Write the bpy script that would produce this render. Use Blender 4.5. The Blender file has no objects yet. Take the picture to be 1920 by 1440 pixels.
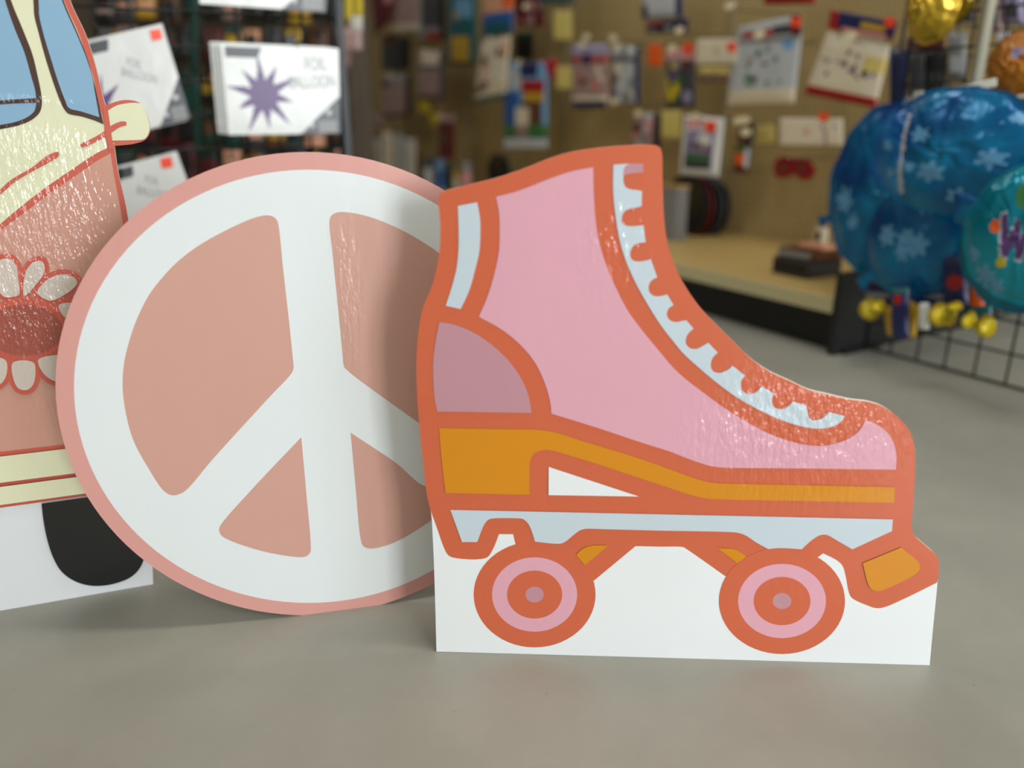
import bpy, bmesh, math, random
from mathutils import Vector, Matrix
from mathutils.geometry import tessellate_polygon
random.seed(7)
C = bpy.context.scene.collection
W, H = 1920, 1440
F, PITCH, CH = 1450.0, math.radians(18.6), 0.60
fw = Vector((0, math.cos(PITCH), -math.sin(PITCH))); up = Vector((0, math.sin(PITCH), math.cos(PITCH))); rt = Vector((1, 0, 0))
EYE = Vector((0, 0, CH))
def ray(x, y): return fw + rt*((x-960)/F) - up*((y-720)/F)
def on_floor(x, y, z=0.0):
    r = ray(x, y); return EYE + r*((z-CH)/r.z)

# ------------------------------------------------------------------ materials
def lin(c):
    f = lambda v: (v/255/12.92) if v/255 <= .04045 else ((v/255+.055)/1.055)**2.4
    return tuple(f(v) for v in c)+(1,)
MATS = {}
def mat(key, rgb, rough=.5, metal=0, spec=.5, bump=None, mottle=.0, coat=0, trans=0, mscale=9):
    if key in MATS: return MATS[key]
    m = bpy.data.materials.new(key); m.use_nodes = True
    nt = m.node_tree; b = nt.nodes['Principled BSDF']
    col = lin(rgb)
    b.inputs['Base Color'].default_value = col
    b.inputs['Roughness'].default_value = rough; b.inputs['Metallic'].default_value = metal
    b.inputs['Specular IOR Level'].default_value = spec; b.inputs['Coat Weight'].default_value = coat
    b.inputs['Transmission Weight'].default_value = trans
    tc = nt.nodes.new('ShaderNodeTexCoord')
    if mottle:
        n = nt.nodes.new('ShaderNodeTexNoise'); n.inputs['Scale'].default_value = mscale; n.inputs['Detail'].default_value = 4
        nt.links.new(tc.outputs['Object'], n.inputs['Vector'])
        mx = nt.nodes.new('ShaderNodeMix'); mx.data_type = 'RGBA'
        mx.inputs[6].default_value = tuple(v*(1-mottle) for v in col[:3])+(1,)
        mx.inputs[7].default_value = tuple(min(1, v*(1+mottle)) for v in col[:3])+(1,)
        nt.links.new(n.outputs['Fac'], mx.inputs[0]); nt.links.new(mx.outputs[2], b.inputs['Base Color'])
    if bump:
        sc, st, dist = bump
        n2 = nt.nodes.new('ShaderNodeTexNoise'); n2.inputs['Scale'].default_value = sc; n2.inputs['Detail'].default_value = 3
        nt.links.new(tc.outputs['Object'], n2.inputs['Vector'])
        bp = nt.nodes.new('ShaderNodeBump'); bp.inputs['Strength'].default_value = st; bp.inputs['Distance'].default_value = dist
        nt.links.new(n2.outputs['Fac'], bp.inputs['Height']); nt.links.new(bp.outputs['Normal'], b.inputs['Normal'])
    MATS[key] = m; return m

def laminate(key, rgb, wrinkles, rough=.035):
    """glossy printed laminate on corrugated board; wrinkles = list of (u, v, radius_u, radius_v, amount) in card metres"""
    if key in MATS: return MATS[key]
    m = bpy.data.materials.new(key); m.use_nodes = True
    nt = m.node_tree; N = nt.nodes; L = nt.links; b = N['Principled BSDF']
    col = lin(rgb)
    tc = N.new('ShaderNodeTexCoord')
    n = N.new('ShaderNodeTexNoise'); n.inputs['Scale'].default_value = 5; n.inputs['Detail'].default_value = 5
    L.new(tc.outputs['Object'], n.inputs['Vector'])
    mx = N.new('ShaderNodeMix'); mx.data_type = 'RGBA'
    mx.inputs[6].default_value = tuple(v*.95 for v in col[:3])+(1,); mx.inputs[7].default_value = tuple(min(1, v*1.04) for v in col[:3])+(1,)
    L.new(n.outputs['Fac'], mx.inputs[0]); L.new(mx.outputs[2], b.inputs['Base Color'])
    b.inputs['Roughness'].default_value = .4; b.inputs['Specular IOR Level'].default_value = .25
    b.inputs['Coat Weight'].default_value = 1; b.inputs['Coat Roughness'].default_value = rough; b.inputs['Coat IOR'].default_value = 1.5
    # fine flute ripple everywhere
    mp = N.new('ShaderNodeMapping'); mp.inputs['Scale'].default_value = (30, 30, 11)
    L.new(tc.outputs['Object'], mp.inputs['Vector'])
    n1 = N.new('ShaderNodeTexNoise'); n1.inputs['Scale'].default_value = 1.6; n1.inputs['Detail'].default_value = 2
    L.new(mp.outputs[0], n1.inputs['Vector'])
    b1 = N.new('ShaderNodeBump'); b1.inputs['Strength'].default_value = .5; b1.inputs['Distance'].default_value = .0006
    L.new(n1.outputs['Fac'], b1.inputs['Height'])
    # blistered laminate, only in its own patches
    mp2 = N.new('ShaderNodeMapping'); mp2.inputs['Scale'].default_value = (150, 150, 68)
    L.new(tc.outputs['Object'], mp2.inputs['Vector'])
    n2 = N.new('ShaderNodeTexNoise'); n2.inputs['Scale'].default_value = 1.0; n2.inputs['Detail'].default_value = 2.5; n2.inputs['Roughness'].default_value = .55
    L.new(mp2.outputs[0], n2.inputs['Vector'])
    sep = N.new('ShaderNodeSeparateXYZ'); L.new(tc.outputs['Object'], sep.inputs[0])
    total = None
    for (u, v, ru, rv, am) in wrinkles:
        def M(op, a, bb=None):
            q = N.new('ShaderNodeMath'); q.operation = op
            for i, t in enumerate((a, bb)):
                if t is None: continue
                if isinstance(t, (int, float)): q.inputs[i].default_value = t
                else: L.new(t, q.inputs[i])
            return q.outputs[0]
        du = M('DIVIDE', M('SUBTRACT', sep.outputs[0], u), ru); dv = M('DIVIDE', M('SUBTRACT', sep.outputs[2], v), rv)
        d = M('ADD', M('MULTIPLY', du, du), M('MULTIPLY', dv, dv))
        g = M('MULTIPLY', M('POWER', 2.718, M('MULTIPLY', d, -1.0)), am)
        total = g if total is None else M('ADD', total, g)
    if total is not None:
        hm = M('MULTIPLY', n2.outputs['Fac'], total)
        b2 = N.new('ShaderNodeBump'); b2.inputs['Strength'].default_value = 1; b2.inputs['Distance'].default_value = .0050
        L.new(hm, b2.inputs['Height']); L.new(b1.outputs['Normal'], b2.inputs['Normal']); L.new(b2.outputs['Normal'], b.inputs['Coat Normal'])
        b3 = N.new('ShaderNodeBump'); b3.inputs['Strength'].default_value = 1; b3.inputs['Distance'].default_value = .0008
        L.new(hm, b3.inputs['Height']); L.new(b1.outputs['Normal'], b3.inputs['Normal']); L.new(b3.outputs['Normal'], b.inputs['Normal'])
    else:
        L.new(b1.outputs['Normal'], b.inputs['Normal']); L.new(b1.outputs['Normal'], b.inputs['Coat Normal'])
    MATS[key] = m; return m

PAL = dict(white=(222,224,220), cream=(222,208,182), tan=(178,148,98), navy=(20,28,80), blue=(35,90,160), sky=(110,160,200),
    teal=(20,90,95), green=(60,120,60), dgreen=(8,60,50), red=(165,20,20), maroon=(95,20,30), orange=(235,95,30), sticker=(255,75,30),
    yellow=(205,180,30), lyellow=(215,195,110), gold=(190,150,40), purple=(92,58,120), pink=(215,150,150), mauve=(160,130,125), grey=(135,135,135),
    lgrey=(185,188,190), dgrey=(62,62,66), black=(16,16,18), brown=(95,60,35), silver=(195,190,178), ltext=(196,198,198), lilac=(150,140,170), peach=(220,160,125))
def pm(k, rough=.35): return mat('package_'+k, PAL[k], rough=rough)

# ------------------------------------------------------------------ object helpers
def link(name, me, mats, parent=None, mw=None):
    o = bpy.data.objects.new(name, me); C.objects.link(o)
    for m in mats: me.materials.append(m)
    if parent is not None: o.parent = parent
    if mw is not None: o.matrix_world = mw
    return o
def tag(o, label=None, cat=None, group=None, kind=None):
    if label: o['label'] = label
    if cat: o['category'] = cat
    if group: o['group'] = group
    if kind: o['kind'] = kind
    return o
def empty(name, mw):
    o = bpy.data.objects.new(name, None); C.objects.link(o); o.matrix_world = mw; o.empty_display_size = .05
    return o
class MB:
    def __init__(s): s.v = []; s.f = []; s.m = []; s.smooth = []
    def add(s, vs, fs, mi=0, sm=False):
        b = len(s.v); s.v += [tuple(v) for v in vs]
        for f in fs: s.f.append([b+i for i in f]); s.m.append(mi); s.smooth.append(sm)
    def box(s, x0, x1, y0, y1, z0, z1, mi=0):
        vs = [(x, y, z) for x in (x0, x1) for y in (y0, y1) for z in (z0, z1)]
        s.add(vs, [(0,1,3,2),(4,6,7,5),(0,4,5,1),(2,3,7,6),(0,2,6,4),(1,5,7,3)], mi)
    def tube(s, pts, r, n=6, mi=0, cap=True):
        pts = [Vector(p) for p in pts]; rings = []
        for i, p in enumerate(pts):
            d = (pts[min(i+1, len(pts)-1)]-pts[max(i-1, 0)]).normalized()
            a = d.cross(Vector((0, 0, 1)));
            if a.length < .05: a = d.cross(Vector((1, 0, 0)))
            a.normalize(); b = d.cross(a)
            rr = r[i] if isinstance(r, (list, tuple)) else r
            rings.append([p+(a*math.cos(2*math.pi*k/n)+b*math.sin(2*math.pi*k/n))*rr for k in range(n)])
        vs = [v for R in rings for v in R]; fs = []
        for i in range(len(pts)-1):
            for k in range(n): fs.append((i*n+k, i*n+(k+1)%n, (i+1)*n+(k+1)%n, (i+1)*n+k))
        if cap: fs += [tuple(range(n))[::-1], tuple((len(pts)-1)*n+k for k in range(n))]
        s.add(vs, fs, mi, True)
    def prism(s, poly, y0, y1, mi=0, mi_side=None):
        """poly in (x,z), extruded along y"""
        n = len(poly); tri = tessellate_polygon([[Vector((p[0], p[1], 0)) for p in poly]])
        vs = [(p[0], y0, p[1]) for p in poly]+[(p[0], y1, p[1]) for p in poly]
        s.add(vs, [tuple(t) for t in tri]+[tuple(n+i for i in t)[::-1] for t in tri], mi)
        s.add(vs, [(i, (i+1) % n, n+(i+1) % n, n+i) for i in range(n)], mi if mi_side is None else mi_side)
    def flat(s, poly, y, mi=0):
        tri = tessellate_polygon([[Vector((p[0], p[1], 0)) for p in poly]])
        fs = []
        for t in tri:
            a, b, c = (poly[i] for i in t)
            ar = (b[0]-a[0])*(c[1]-a[1])-(b[1]-a[1])*(c[0]-a[0])
            fs.append(tuple(t) if ar > 0 else tuple(t)[::-1])
        s.add([(p[0], y, p[1]) for p in poly], fs, mi)
    def build(s, name, mats, parent=None, mw=None, recalc=False):
        me = bpy.data.meshes.new(name); me.from_pydata(s.v, [], s.f)
        if not isinstance(mats, (list, tuple)): mats = [mats]
        for p, mi, sm in zip(me.polygons, s.m, s.smooth): p.material_index = mi; p.use_smooth = sm
        if recalc:
            bm = bmesh.new(); bm.from_mesh(me); bmesh.ops.recalc_face_normals(bm, faces=bm.faces); bm.to_mesh(me); bm.free()
        o = bpy.data.objects.new(name, me); C.objects.link(o)
        for m in mats: me.materials.append(m)
        if parent is not None: o.parent = parent
        if mw is not None: o.matrix_world = mw
        return o

class Fr:
    """an upright plane in the room: base point, yaw, lean; local X right, Y away, Z up"""
    def __init__(s, B, yaw, lean=0):
        yaw = math.radians(yaw); lean = math.radians(lean)
        s.B = Vector(B); s.u = Vector((math.cos(yaw), math.sin(yaw), 0)); nh = Vector((-math.sin(yaw), math.cos(yaw), 0))
        s.v = Vector((0, 0, 1))*math.cos(lean)+nh*math.sin(lean); s.n = s.v.cross(s.u)*-1
        if s.n.dot(nh) < 0: s.n = -s.n
    def off(s, d):          # plane moved d metres towards the viewer side
        q = Fr((0,0,0), 0); q.B = s.B-s.n*d; q.u, q.v, q.n = s.u, s.v, s.n; return q
    def px(s, x, y):
        r = ray(x, y); t = (s.B-EYE).dot(s.n)/r.dot(s.n); P = EYE+r*t-s.B
        return (P.dot(s.u), P.dot(s.v))
    def mw(s, a=0, b=0, d=0):
        P = s.B+s.u*a+s.v*b-s.n*d
        return Matrix(((s.u.x, s.n.x, s.v.x, P.x), (s.u.y, s.n.y, s.v.y, P.y), (s.u.z, s.n.z, s.v.z, P.z), (0,0,0,1)))
    def wp(s, a, b, d=0): return s.B+s.u*a+s.v*b-s.n*d

def smooth_path(pts, step=None, sub=6):
    """closed outline; entries (x,y) are smooth, (x,y,1) are corners"""
    n = len(pts); out = []
    P = [Vector((p[0], p[1])) for p in pts]; cor = [len(p) > 2 for p in pts]
    for i in range(n):
        p1, p2 = P[i], P[(i+1) % n]
        if cor[i] and cor[(i+1) % n]: out.append(p1); continue
        p0 = p1*2-p2 if cor[i] else P[i-1]; p3 = p2*2-p1 if cor[(i+1) % n] else P[(i+2) % n]
        t0 = 0; t1 = t0+max((p1-p0).length, 1e-6)**.5; t2 = t1+max((p2-p1).length, 1e-6)**.5; t3 = t2+max((p3-p2).length, 1e-6)**.5
        for k in range(sub):
            t = t1+(t2-t1)*k/sub
            A1 = p0*((t1-t)/(t1-t0))+p1*((t-t0)/(t1-t0)); A2 = p1*((t2-t)/(t2-t1))+p2*((t-t1)/(t2-t1)); A3 = p2*((t3-t)/(t3-t2))+p3*((t-t2)/(t3-t2))
            B1 = A1*((t2-t)/(t2-t0))+A2*((t-t0)/(t2-t0)); B2 = A2*((t3-t)/(t3-t1))+A3*((t-t1)/(t3-t1))
            out.append(B1*((t2-t)/(t2-t1))+B2*((t-t1)/(t2-t1)))
    return [(p.x, p.y) for p in out]
def Z(x0, y0, s, pts): return [(x0+p[0]/s, y0+p[1]/s)+tuple(p[2:]) for p in pts]
def ellipse(cx, cy, rx, ry, n=56): return [(cx+rx*math.cos(2*math.pi*k/n), cy+ry*math.sin(2*math.pi*k/n)) for k in range(n)]

raw_edge = mat('raw_board_edge', (232,226,214), .8)
board_back = mat('kraft_board_back', (170,140,100), .85)

def card(name, label, cat, fr, outline, layers, thick=.005, easel=None):
    root = empty(name, fr.mw()); tag(root, label, cat)
    core = MB(); core.prism(outline, 0, thick)
    co = core.build('cardboard_core', [raw_edge], root, recalc=True)
    face = MB(); mats = []
    for k, (poly, m) in enumerate(layers):
        if m not in mats: mats.append(m)
        face.flat(poly, -.0002-.00006*k, mats.index(m))
    face.build('printed_face', mats, root)
    if easel:
        x0, w, hgt, foot = easel
        e = MB()
        vs = [(x0-w/2, thick, hgt), (x0+w/2, thick, hgt), (x0+w/2, thick+foot, 0), (x0-w/2, thick+foot, 0)]
        vs2 = [(v[0], v[1]+.004, v[2]) for v in vs]
        e.add(vs+vs2, [(0,1,2,3),(7,6,5,4),(0,4,5,1),(1,5,6,2),(2,6,7,3),(3,7,4,0)])
        e.build('easel_strut', [board_back], root)
    return root

# ================================================================== foreground cut-outs
# ---- roller skate
a = on_floor(819, 1222); b = on_floor(1743, 1247)
FS = Fr(a, math.degrees(math.atan2(b.y-a.y, b.x-a.x)), 1.0)
def S(pts, sub=6): return [FS.px(*p) for p in smooth_path(pts, sub=sub)]
u1, v1 = FS.px(1500, 800); u2, v2 = FS.px(1140, 470); u3, v3 = FS.px(1440, 830)
u4, v4 = FS.px(1490,1110)
wr = [(u1, v1, .080, .060, 1.8), (u2, v2, .045, .07, .42), (u3, v3, .09, .03, .7), (u4,v4,.08,.05,.12)]
orange = laminate('print_orange', (209,100,65), wr); pink = laminate('print_pink', (226,166,181), wr)
mauve = laminate('print_mauve', (194,142,152), wr); amber = laminate('print_amber', (216,138,4), wr)
ice = laminate('print_ice_blue', (200,212,220), wr); swhite = laminate('print_white', (236,239,240), wr)

outl = [(818.3,1221.5,1),(815.6,1117.5),(811.7,1012),(807.7,956.5),(801,929),(793,863),(785.3,784),(781.3,718),(781.3,665.5),(788,598),(795.8,569.8),(809,538),
 (819.6,498.6),(825.4,456.4),(824.9,411.5),(822.2,377.2),(823.5,366.6),(830,360),(867,349.5),(938.3,331),(991,312.6),(1030.7,296.7),(1070,284.9),(1109.8,278.3),
 (1162.6,273),(1225.9,271.7),(1236.5,275.6),(1241,284.9),(1242.3,331),(1244.4,395.6),(1248.6,440),(1255.6,470.6),(1266.7,501),(1280.6,528.9),(1300,559.4),(1325,590),
 (1350,615),(1375,640),(1410,673.8),(1442.5,696),(1480,713.8),(1517.5,731),(1555,740),(1592.5,748.8),(1630,753.8),(1655,762),(1680,778.8),(1700,800),(1711,822.5),
 (1715.5,847.5),(1715,895),(1714,920),(1710,993),(1715.5,1004.4),(1736,1023.4),(1755,1041),(1760,1052.5),(1757.8,1090.5),(1749,1181),(1743,1247,1)]
body = outl[3:-3]+[(1757.8,1088),(1756.3,1092.5,1),(1692,1124),(1657,1138.6),(1642.6,1140),(1628,1135.7),(1597.3,1121),(1591.5,1110.9),(1585.7,1081.7),
 (1579.8,1061.3),(1569.6,1051),(1543.4,1037.4,1),(1534.6,1043.8,1),(1466,1090,1),(1359.6,1080,1),(1286.7,1029),(1280.8,1025.7),(1240,1024.8),(1191.6,1023.8,1),(1113.8,1088.4,1),
 (1002,1070,1),(966,1018.5,1),(962,1001.4,1),(935.7,1001.4,1),(923.8,1030.4),(912,1045.7),(848.6,1045),(839.4,1039.6),(832.8,1027.8),(819.6,990.8)]
pinkup = [(930.4,368.8,1),(935.7,398.3),(937,430),(935.7,469.6),(931.7,493.3),(922.5,530),(911.9,562),(898,593.7,1),(938.3,616),(975.3,645.8),(1004.3,681.4),(1022.7,721),(1032,755.3),(1033.8,775,1),
 (1123,802.7),(1200,828.5),(1260,847.6),(1280,855.8),(1312.5,867.5),(1335,873.8),(1360,876.3),(1450,877.3),(1679.5,880,1),(1680,852.5),(1675,830),(1662.5,810),(1642.5,795),(1622.5,788,1),(1610,807.5),(1590,822.5),
 (1560,832.5),(1530,835.5),(1492.5,830),(1450,816),(1405,793.8),(1355,762.5),(1317.5,735),(1280,706),(1260,686.6),(1230,651),(1202,616.7),(1175.8,580.4),(1149.4,527.6),(1128.3,472),(1117.7,422),
 (1113,358.7),(1112,313.4,1),(1070,321.8),(1030.7,335),(991,350.8),(964.7,360)]
heel = [(824.3,603.5,1),(817,639),(812.2,678.7),(813,718.3),(815.6,750),(820,771,1),(996.9,773.7,1),(991,742),(978,710.4),(951.5,673.5),(919.8,644.4),(885.5,622),(851,608.3)]
stripe = [(858.6,386,1),(894.8,379.3,1),(900,408.9),(900.8,438),(898.7,472),(890.8,506.5),(880.3,543.4),(863.9,579,1),(836,573,1),(847.3,538),(856.5,501),(860,464.3),(860,424.7)]
lace = Z(1100,240,3.6,[(180,247,1),(290,240,1),(262,256),(250,275),(246,300),(247,330),(249,370),(262,398),(290,412),(330,418),(372,425,1),(370,527,1),(330,538),(290,545),(262,558),(243,580),(236,610),(240,640),
 (258,655),(290,662),(340,660),(383,655,1),(397,770,1),(350,778),(320,790),(302,815),(293,850),(300,880),(318,896),(350,900),(400,893),(432,885,1),(475,1007,1),(445,1022),(425,1045),(417,1075),(422,1105),(440,1125),(470,1135),
 (510,1130),(543,1123,1),(585,1193,1),(555,1215),(542,1240),(541,1265),(555,1290),(580,1305),(610,1308),(645,1300),(672,1297,1)])+Z(1280,560,4,[(80,222,1),(45,255),(25,290),(22,330),(40,360),(75,375),(110,373),(150,352),
 (190,328,1),(262,402,1),(225,440),(210,480),(210,510),(225,540),(255,553),(290,553),(320,540),(350,522),(370,500,1),(466,575,1),(440,610),(436,650),(445,685),(470,706),(500,712),(530,708),(560,690),(590,655,1),(684,710,1),(668,750),
 (670,785),(685,810),(715,824),(745,825),(780,812),(805,790),(825,770,1),(925,798,1),(935,850),(945,890),(970,908),(1000,908),(1035,900),(1070,875),(1095,848,1),(1215,878,1),(1190,915),(1150,945),(1090,965),(1000,972),(900,958),
 (800,930),(680,885),(520,805),(400,735),(250,625),(120,515),(0,405)])+[(1262.5,640),(1238.9,609.4),(1211,565),(1183,512),(1163.9,459.4),(1152.8,395.6),(1149.4,351)]
lacem = Z(1100,240,3.6,[(290,240,1),(380,240,1),(380,300,1),(310,305),(270,313),(248,325,1),(246,300),(250,275),(262,256)])
amb = [(823.5,802,1),(920,803.6),(1012,805.4),(1043.9,810.7),(1096.6,827.8),(1180,853),(1240,873.5),(1280.8,888.5),(1310,898.5),(1336,904.6),(1365.4,906),(1500,908.8),(1676.4,912.5,1),(1675.8,942,1),(1500,938.5),(1356.7,935.8),(1324.6,934),
 (1292.5,926.5),(1250,912.5),(1180,889.5),(1120,869.5),(1070,854),(1043.9,846.3),(1025.4,842.8),(1012,844.4),(1000,851.6),(994,863.4),(993,885),(993.2,926.8,1),(835.4,923.6,1),(828.8,866)]
sole = [(844.6,955.2,1),(1050,959.5),(1260,964),(1450,968),(1673.2,973,1),(1671.7,994.8,1),(1597.4,1029,1),(1569.6,1013),(1550.7,1002.4),(1543.4,1001.5),(1534.6,1003.5),(1520,1013),(1502.5,1029,1),(1473.4,1026.9),(1454.4,1026.9),
 (1439.8,1028.6,1),(1415,1014.6),(1397.5,1003),(1383,998),(1365.4,996.5),(1240,994),(1140,991.5),(1096.6,990.8),(1087.4,993.5),(1078,1000),(1062.3,1013),(1053,1018),(1041,1018.5),(1003,1014.6,1),(996.4,993.5),(989.8,980.3),(980.5,972.3),
 (970,971),(927.8,971),(917,973),(909.3,980.3),(894.8,1015.4,1),(866.5,1015.4,1)]
a1 = [(1080,1039.6,1),(1092.7,1027.8),(1107,1022.5),(1120,1021.4,1),(1140,1022,1),(1096.6,1058.9,1)]
a2 = [(1344.4,1027,1),(1374,1028.3),(1385.9,1032.7),(1399,1043,1),(1382,1054.9,1)]
a3 = [(1617,1054.9,1),(1688.7,1025.4,1),(1718.4,1049.6),(1723.4,1058.4),(1722.8,1067),(1715.5,1075.3),(1657,1104.5),(1645.5,1107),(1632.4,1102.7),(1626.5,1093.4)]
wtri = [(1028.8,874.5,1),(1198,930,1),(1028.5,927.3,1)]
layers = [(S(outl), swhite), (S(body), orange)]
for (cx, cy, r) in ((1002.4,1114.4,((114.3,99.2,orange),(79.8,69.7,pink),(51.7,45,orange),(17,14.9,mauve))), (1466,1126.3,((118.2,99.5,orange),(82.3,69.6,pink),(53.3,45.2,orange),(17.5,15,mauve)))):
    for rx, ry, m in r: layers.append(([FS.px(*p) for p in ellipse(cx, cy, rx, ry)], m))
for p, m in ((pinkup,pink),(heel,mauve),(stripe,ice),(lace,ice),(lacem,mauve),(amb,amber),(sole,ice),(a1,amber),(a2,amber),(a3,amber),(wtri,swhite)):
    layers.append((S(p), m))
card('roller_skate_cutout', 'pink and orange cardboard cutout of a roller skate standing on the floor, frontmost', 'cutout', FS, S(outl), layers, easel=(.3, .16, .30, .16))

# ---- peace sign
PB = on_floor(570, 1153)
FP = Fr(PB, 13, 1.0)
SC = CH/.9
pcx, pcz, pr = .0715*SC, .42505*SC, .43167*SC
u1, v1 = FP.px(640, 560); u2, v2 = FP.px(620, 470)
wr = [(u1+.005, v1, .018, .10, .35)]
prim = laminate('peace_rim_pink', (218,157,148), wr, .2); pdisc = laminate('peace_disc_pink', (208,158,143), wr, .2); pwh = laminate('peace_white', (228,232,232), wr, .2)
def Pp(pts): return [FP.px(*p) for p in smooth_path(pts)]
regL = [(460,414.7),(483.6,406.4),(500,403.6),(512,406),(519,412.3),(521.9,420.6),(531,505),(541.5,597.7),(550.9,688,1),(547.7,698),(500,750),(400,859.7),(350,918),(337.5,926),(323,928.5),(308,921),(279,879),(250,825),(235.4,771),(230,725),
 (232.5,683),(241.7,641.7),(257,597.7),(279.5,552.8),(303,522),(336,487.9),(383.4,453.6)]
regR = [(618.2,411),(623,402.9),(634.7,397.7),(660.7,399.3),(696,407.6),(743.4,426.5),(790.6,452.4),(823.6,475.3),(870,525),(905,590),(925,660),(930,720),(922,780),(905,835),(892,852),(878,852),(860,845),(785,792.4),(647,690.5),(644.2,685,1),(633.5,574),(624,480)]
regA = [(564.9,819.6,1),(574,920),(582.7,1020),(582,1034.6),(575,1042.4),(563.3,1044.4),(516.6,1038.5),(470,1026.9),(423.3,1009.4),(413.6,1001.6),(410.9,991.9),(415.5,982),(470,920)]
regB = [(657.4,811,1),(667,915),(676,1009.4),(680.7,1023),(691.6,1028),(722.7,1023),(761.6,1005.5),(808.2,975.2),(860,938),(876,918),(877,900),(865,885),(800.5,914-.5),(742,867.4)]
regB = [(657.4,811,1),(667,915),(676,1009.4),(680.7,1023),(691.6,1028),(722.7,1023),(761.6,1005.5),(808.2,975.2),(850,944),(868,925),(868,908),(852,895),(826,930-1),(800.5,912),(742,867.4)]
regB = [p for p in regB if p not in ((826,929),)]
circ = lambda r: ellipse(pcx, pcz, r, r, 120)
card('peace_sign_cutout', 'round pink and white cardboard peace sign leaning behind the roller skate', 'cutout', FP, circ(pr),
     [(circ(pr), prim), (circ(pr-.0183), pwh), (Pp(regL), pdisc), (Pp(regR), pdisc), (Pp(regA), pdisc), (Pp(regB), pdisc)], easel=(.05, .16, .36, .18))

# ---- van
a = on_floor(0, 1145); b = on_floor(287, 1095)
FV = Fr(b, math.degrees(math.atan2(b.y-a.y, b.x-a.x)), 1.0)
u0 = FV.px(-290, 600)[0]
u1, v1 = FV.px(70, 440); u2, v2 = FV.px(40, 270); u3, v3 = FV.px(60, 600); u4, v4 = FV.px(100, 790)
wr = [(u1, v1, .075, .075, 1.0), (u2, v2, .07, .02, .9), (u3, v3, .07, .06, .9), (u4, v4, .03, .08, .4), (FV.px(20,190)[0], FV.px(20,190)[1], .05, .006, 1.0)]
vred = laminate('van_red', (200,94,76), wr); vbody = laminate('van_dusty_pink', (203,150,132), wr); vcream = laminate('van_cream', (224,222,188), wr)
vblue = laminate('van_window_blue', (134,172,200), wr); vbrown = laminate('van_brown', (70,44,32), wr); vblack = laminate('van_black', (6,6,7), wr, .35); vwhite = laminate('van_white', (222,224,226), wr)
vpetal = laminate('van_petal', (206,192,180), wr); vdisc = laminate('van_flower_disc', (160,82,66), wr)
def V(pts): return [FV.px(*p) for p in smooth_path(pts)]
def mir(poly): return [(2*u0-p[0], p[1]) for p in poly][::-1]
def both(poly): return [poly, mir(poly)]
axp = lambda y: (-290, y, 1)
half = [(-290,-560,1),(-120,-545),(10,-480),(60,-380),(85,-230),(105,-110),(131,0),(160.4,64.6),(179,123),(191.7,177),(198,198,1),(208,193.8),(229,188),(250,188.5),(262.5,193.8),(273,208),(281,237.5),(279,252),(271,262.5),(250,269.8),(214.6,273.5,1),(220.8,318.8),(239.6,408),
 (255,520),(268,650),(276,800),(282,950),(287,1095,1),(0,1145,1)]
hs = V(half); bl = FV.px(0,1145)
base_v = 0.0
right = [p for p in hs]
# silhouette: right half then its mirror image about the van's centre line
rh = [p for p in right if p[0] > u0+1e-4]
rh[-1] = (rh[-1][0], rh[-1][1])
sil = [(u0, right[0][1])]+[p for p in rh]
sil = [p for p in sil if not (abs(p[0]-bl[0]) < 1e-6)]
sil[-1] = (sil[-1][0], 0.0)
sil = sil+mir(sil)[:-1]
tp = right[0][1]
def strip(ya, yb, la=0, lb=0):
    """band between two traced lines, carried across the whole width (points given at px x 0 and x 150)"""
    (y0, y1), (y2, y3) = ya, yb
    A0, A1 = FV.px(0, y0), FV.px(150, y1); B0, B1 = FV.px(0, y2), FV.px(150, y3)
    ea = lambda P, Q, x: P[1]+(Q[1]-P[1])*(x-P[0])/(Q[0]-P[0])
    xr = FV.px(281, 900)[0]
    return [(2*u0-xr, ea(A0, A1, xr)), (2*u0-xr, ea(B0, B1, xr)), (xr, ea(B0, B1, xr)), (xr, ea(A0, A1, xr))]
# level lines on the card: use their mean height so the bands run straight
def band(y_top, y_bot, xr_px=281):
    zt, zb = FV.px(*y_top)[1], FV.px(*y_bot)[1]; xr = FV.px(xr_px, 880)[0]
    return [(2*u0-xr, zb), (xr, zb), (xr, zt), (2*u0-xr, zt)]
zline = lambda x, y: FV.px(x, y)[1]
redtop = V(half[:-6]+[(276,800),(279,862,1)])
zb_red = zline(161, 930)
red = [(u0, tp)]+[p for p in redtop if p[0] > u0+1e-4]; red = [p for p in red if p[1] > zb_red]
red = red+[(FV.px(280,900)[0], zb_red)]; red = red+mir(red)[:-1]
L = [(sil, vwhite), (red, vred)]
pinkp = V([(207,287.5,1),(215,335),(229,410),(243,520),(255,650),(263,780),(266,815,1)])
zpb = zline(120.8, 832.8)
pk = [p for p in pinkp[:-1] if p[1] > zpb]+[(FV.px(265,810)[0], zpb)]
vl = V([(207,287.5,1),(177,305),(145.8,327),(93.8,362.5),(41.7,402),(2,432),(-120,545),(-220,625),(-290,650,1)])
vl = vl[:vl.index(min(vl, key=lambda p: abs(p[0]-u0)))+1]
pinkh = pk+[(u0, zpb)]+[p for p in vl[::-1] if p[0] > u0][:-1]
for q in both(pinkh): L.append((q, vbody))
vu = V([(201.5,277,1),(177,289.6),(145.8,310.4),(93.8,345.8),(41.7,385.4),(2,418.8),(-120,528),(-220,607),(-290,632,1)])
cr = V([(-290,-540,1),(-120,-527),(0,-465),(46,-375),(72,-230),(93,-110),(120,0),(147,62),(162,105),(175,145),(183,185),(195,232),(196,248),(201.5,277,1)])
crh = [p for p in cr if p[0] > u0]+[p for p in vu if p[0] > u0]
crh = [(u0, cr[0][1])]+crh+[(u0, vu[-1][1])]
crh2 = []
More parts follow.
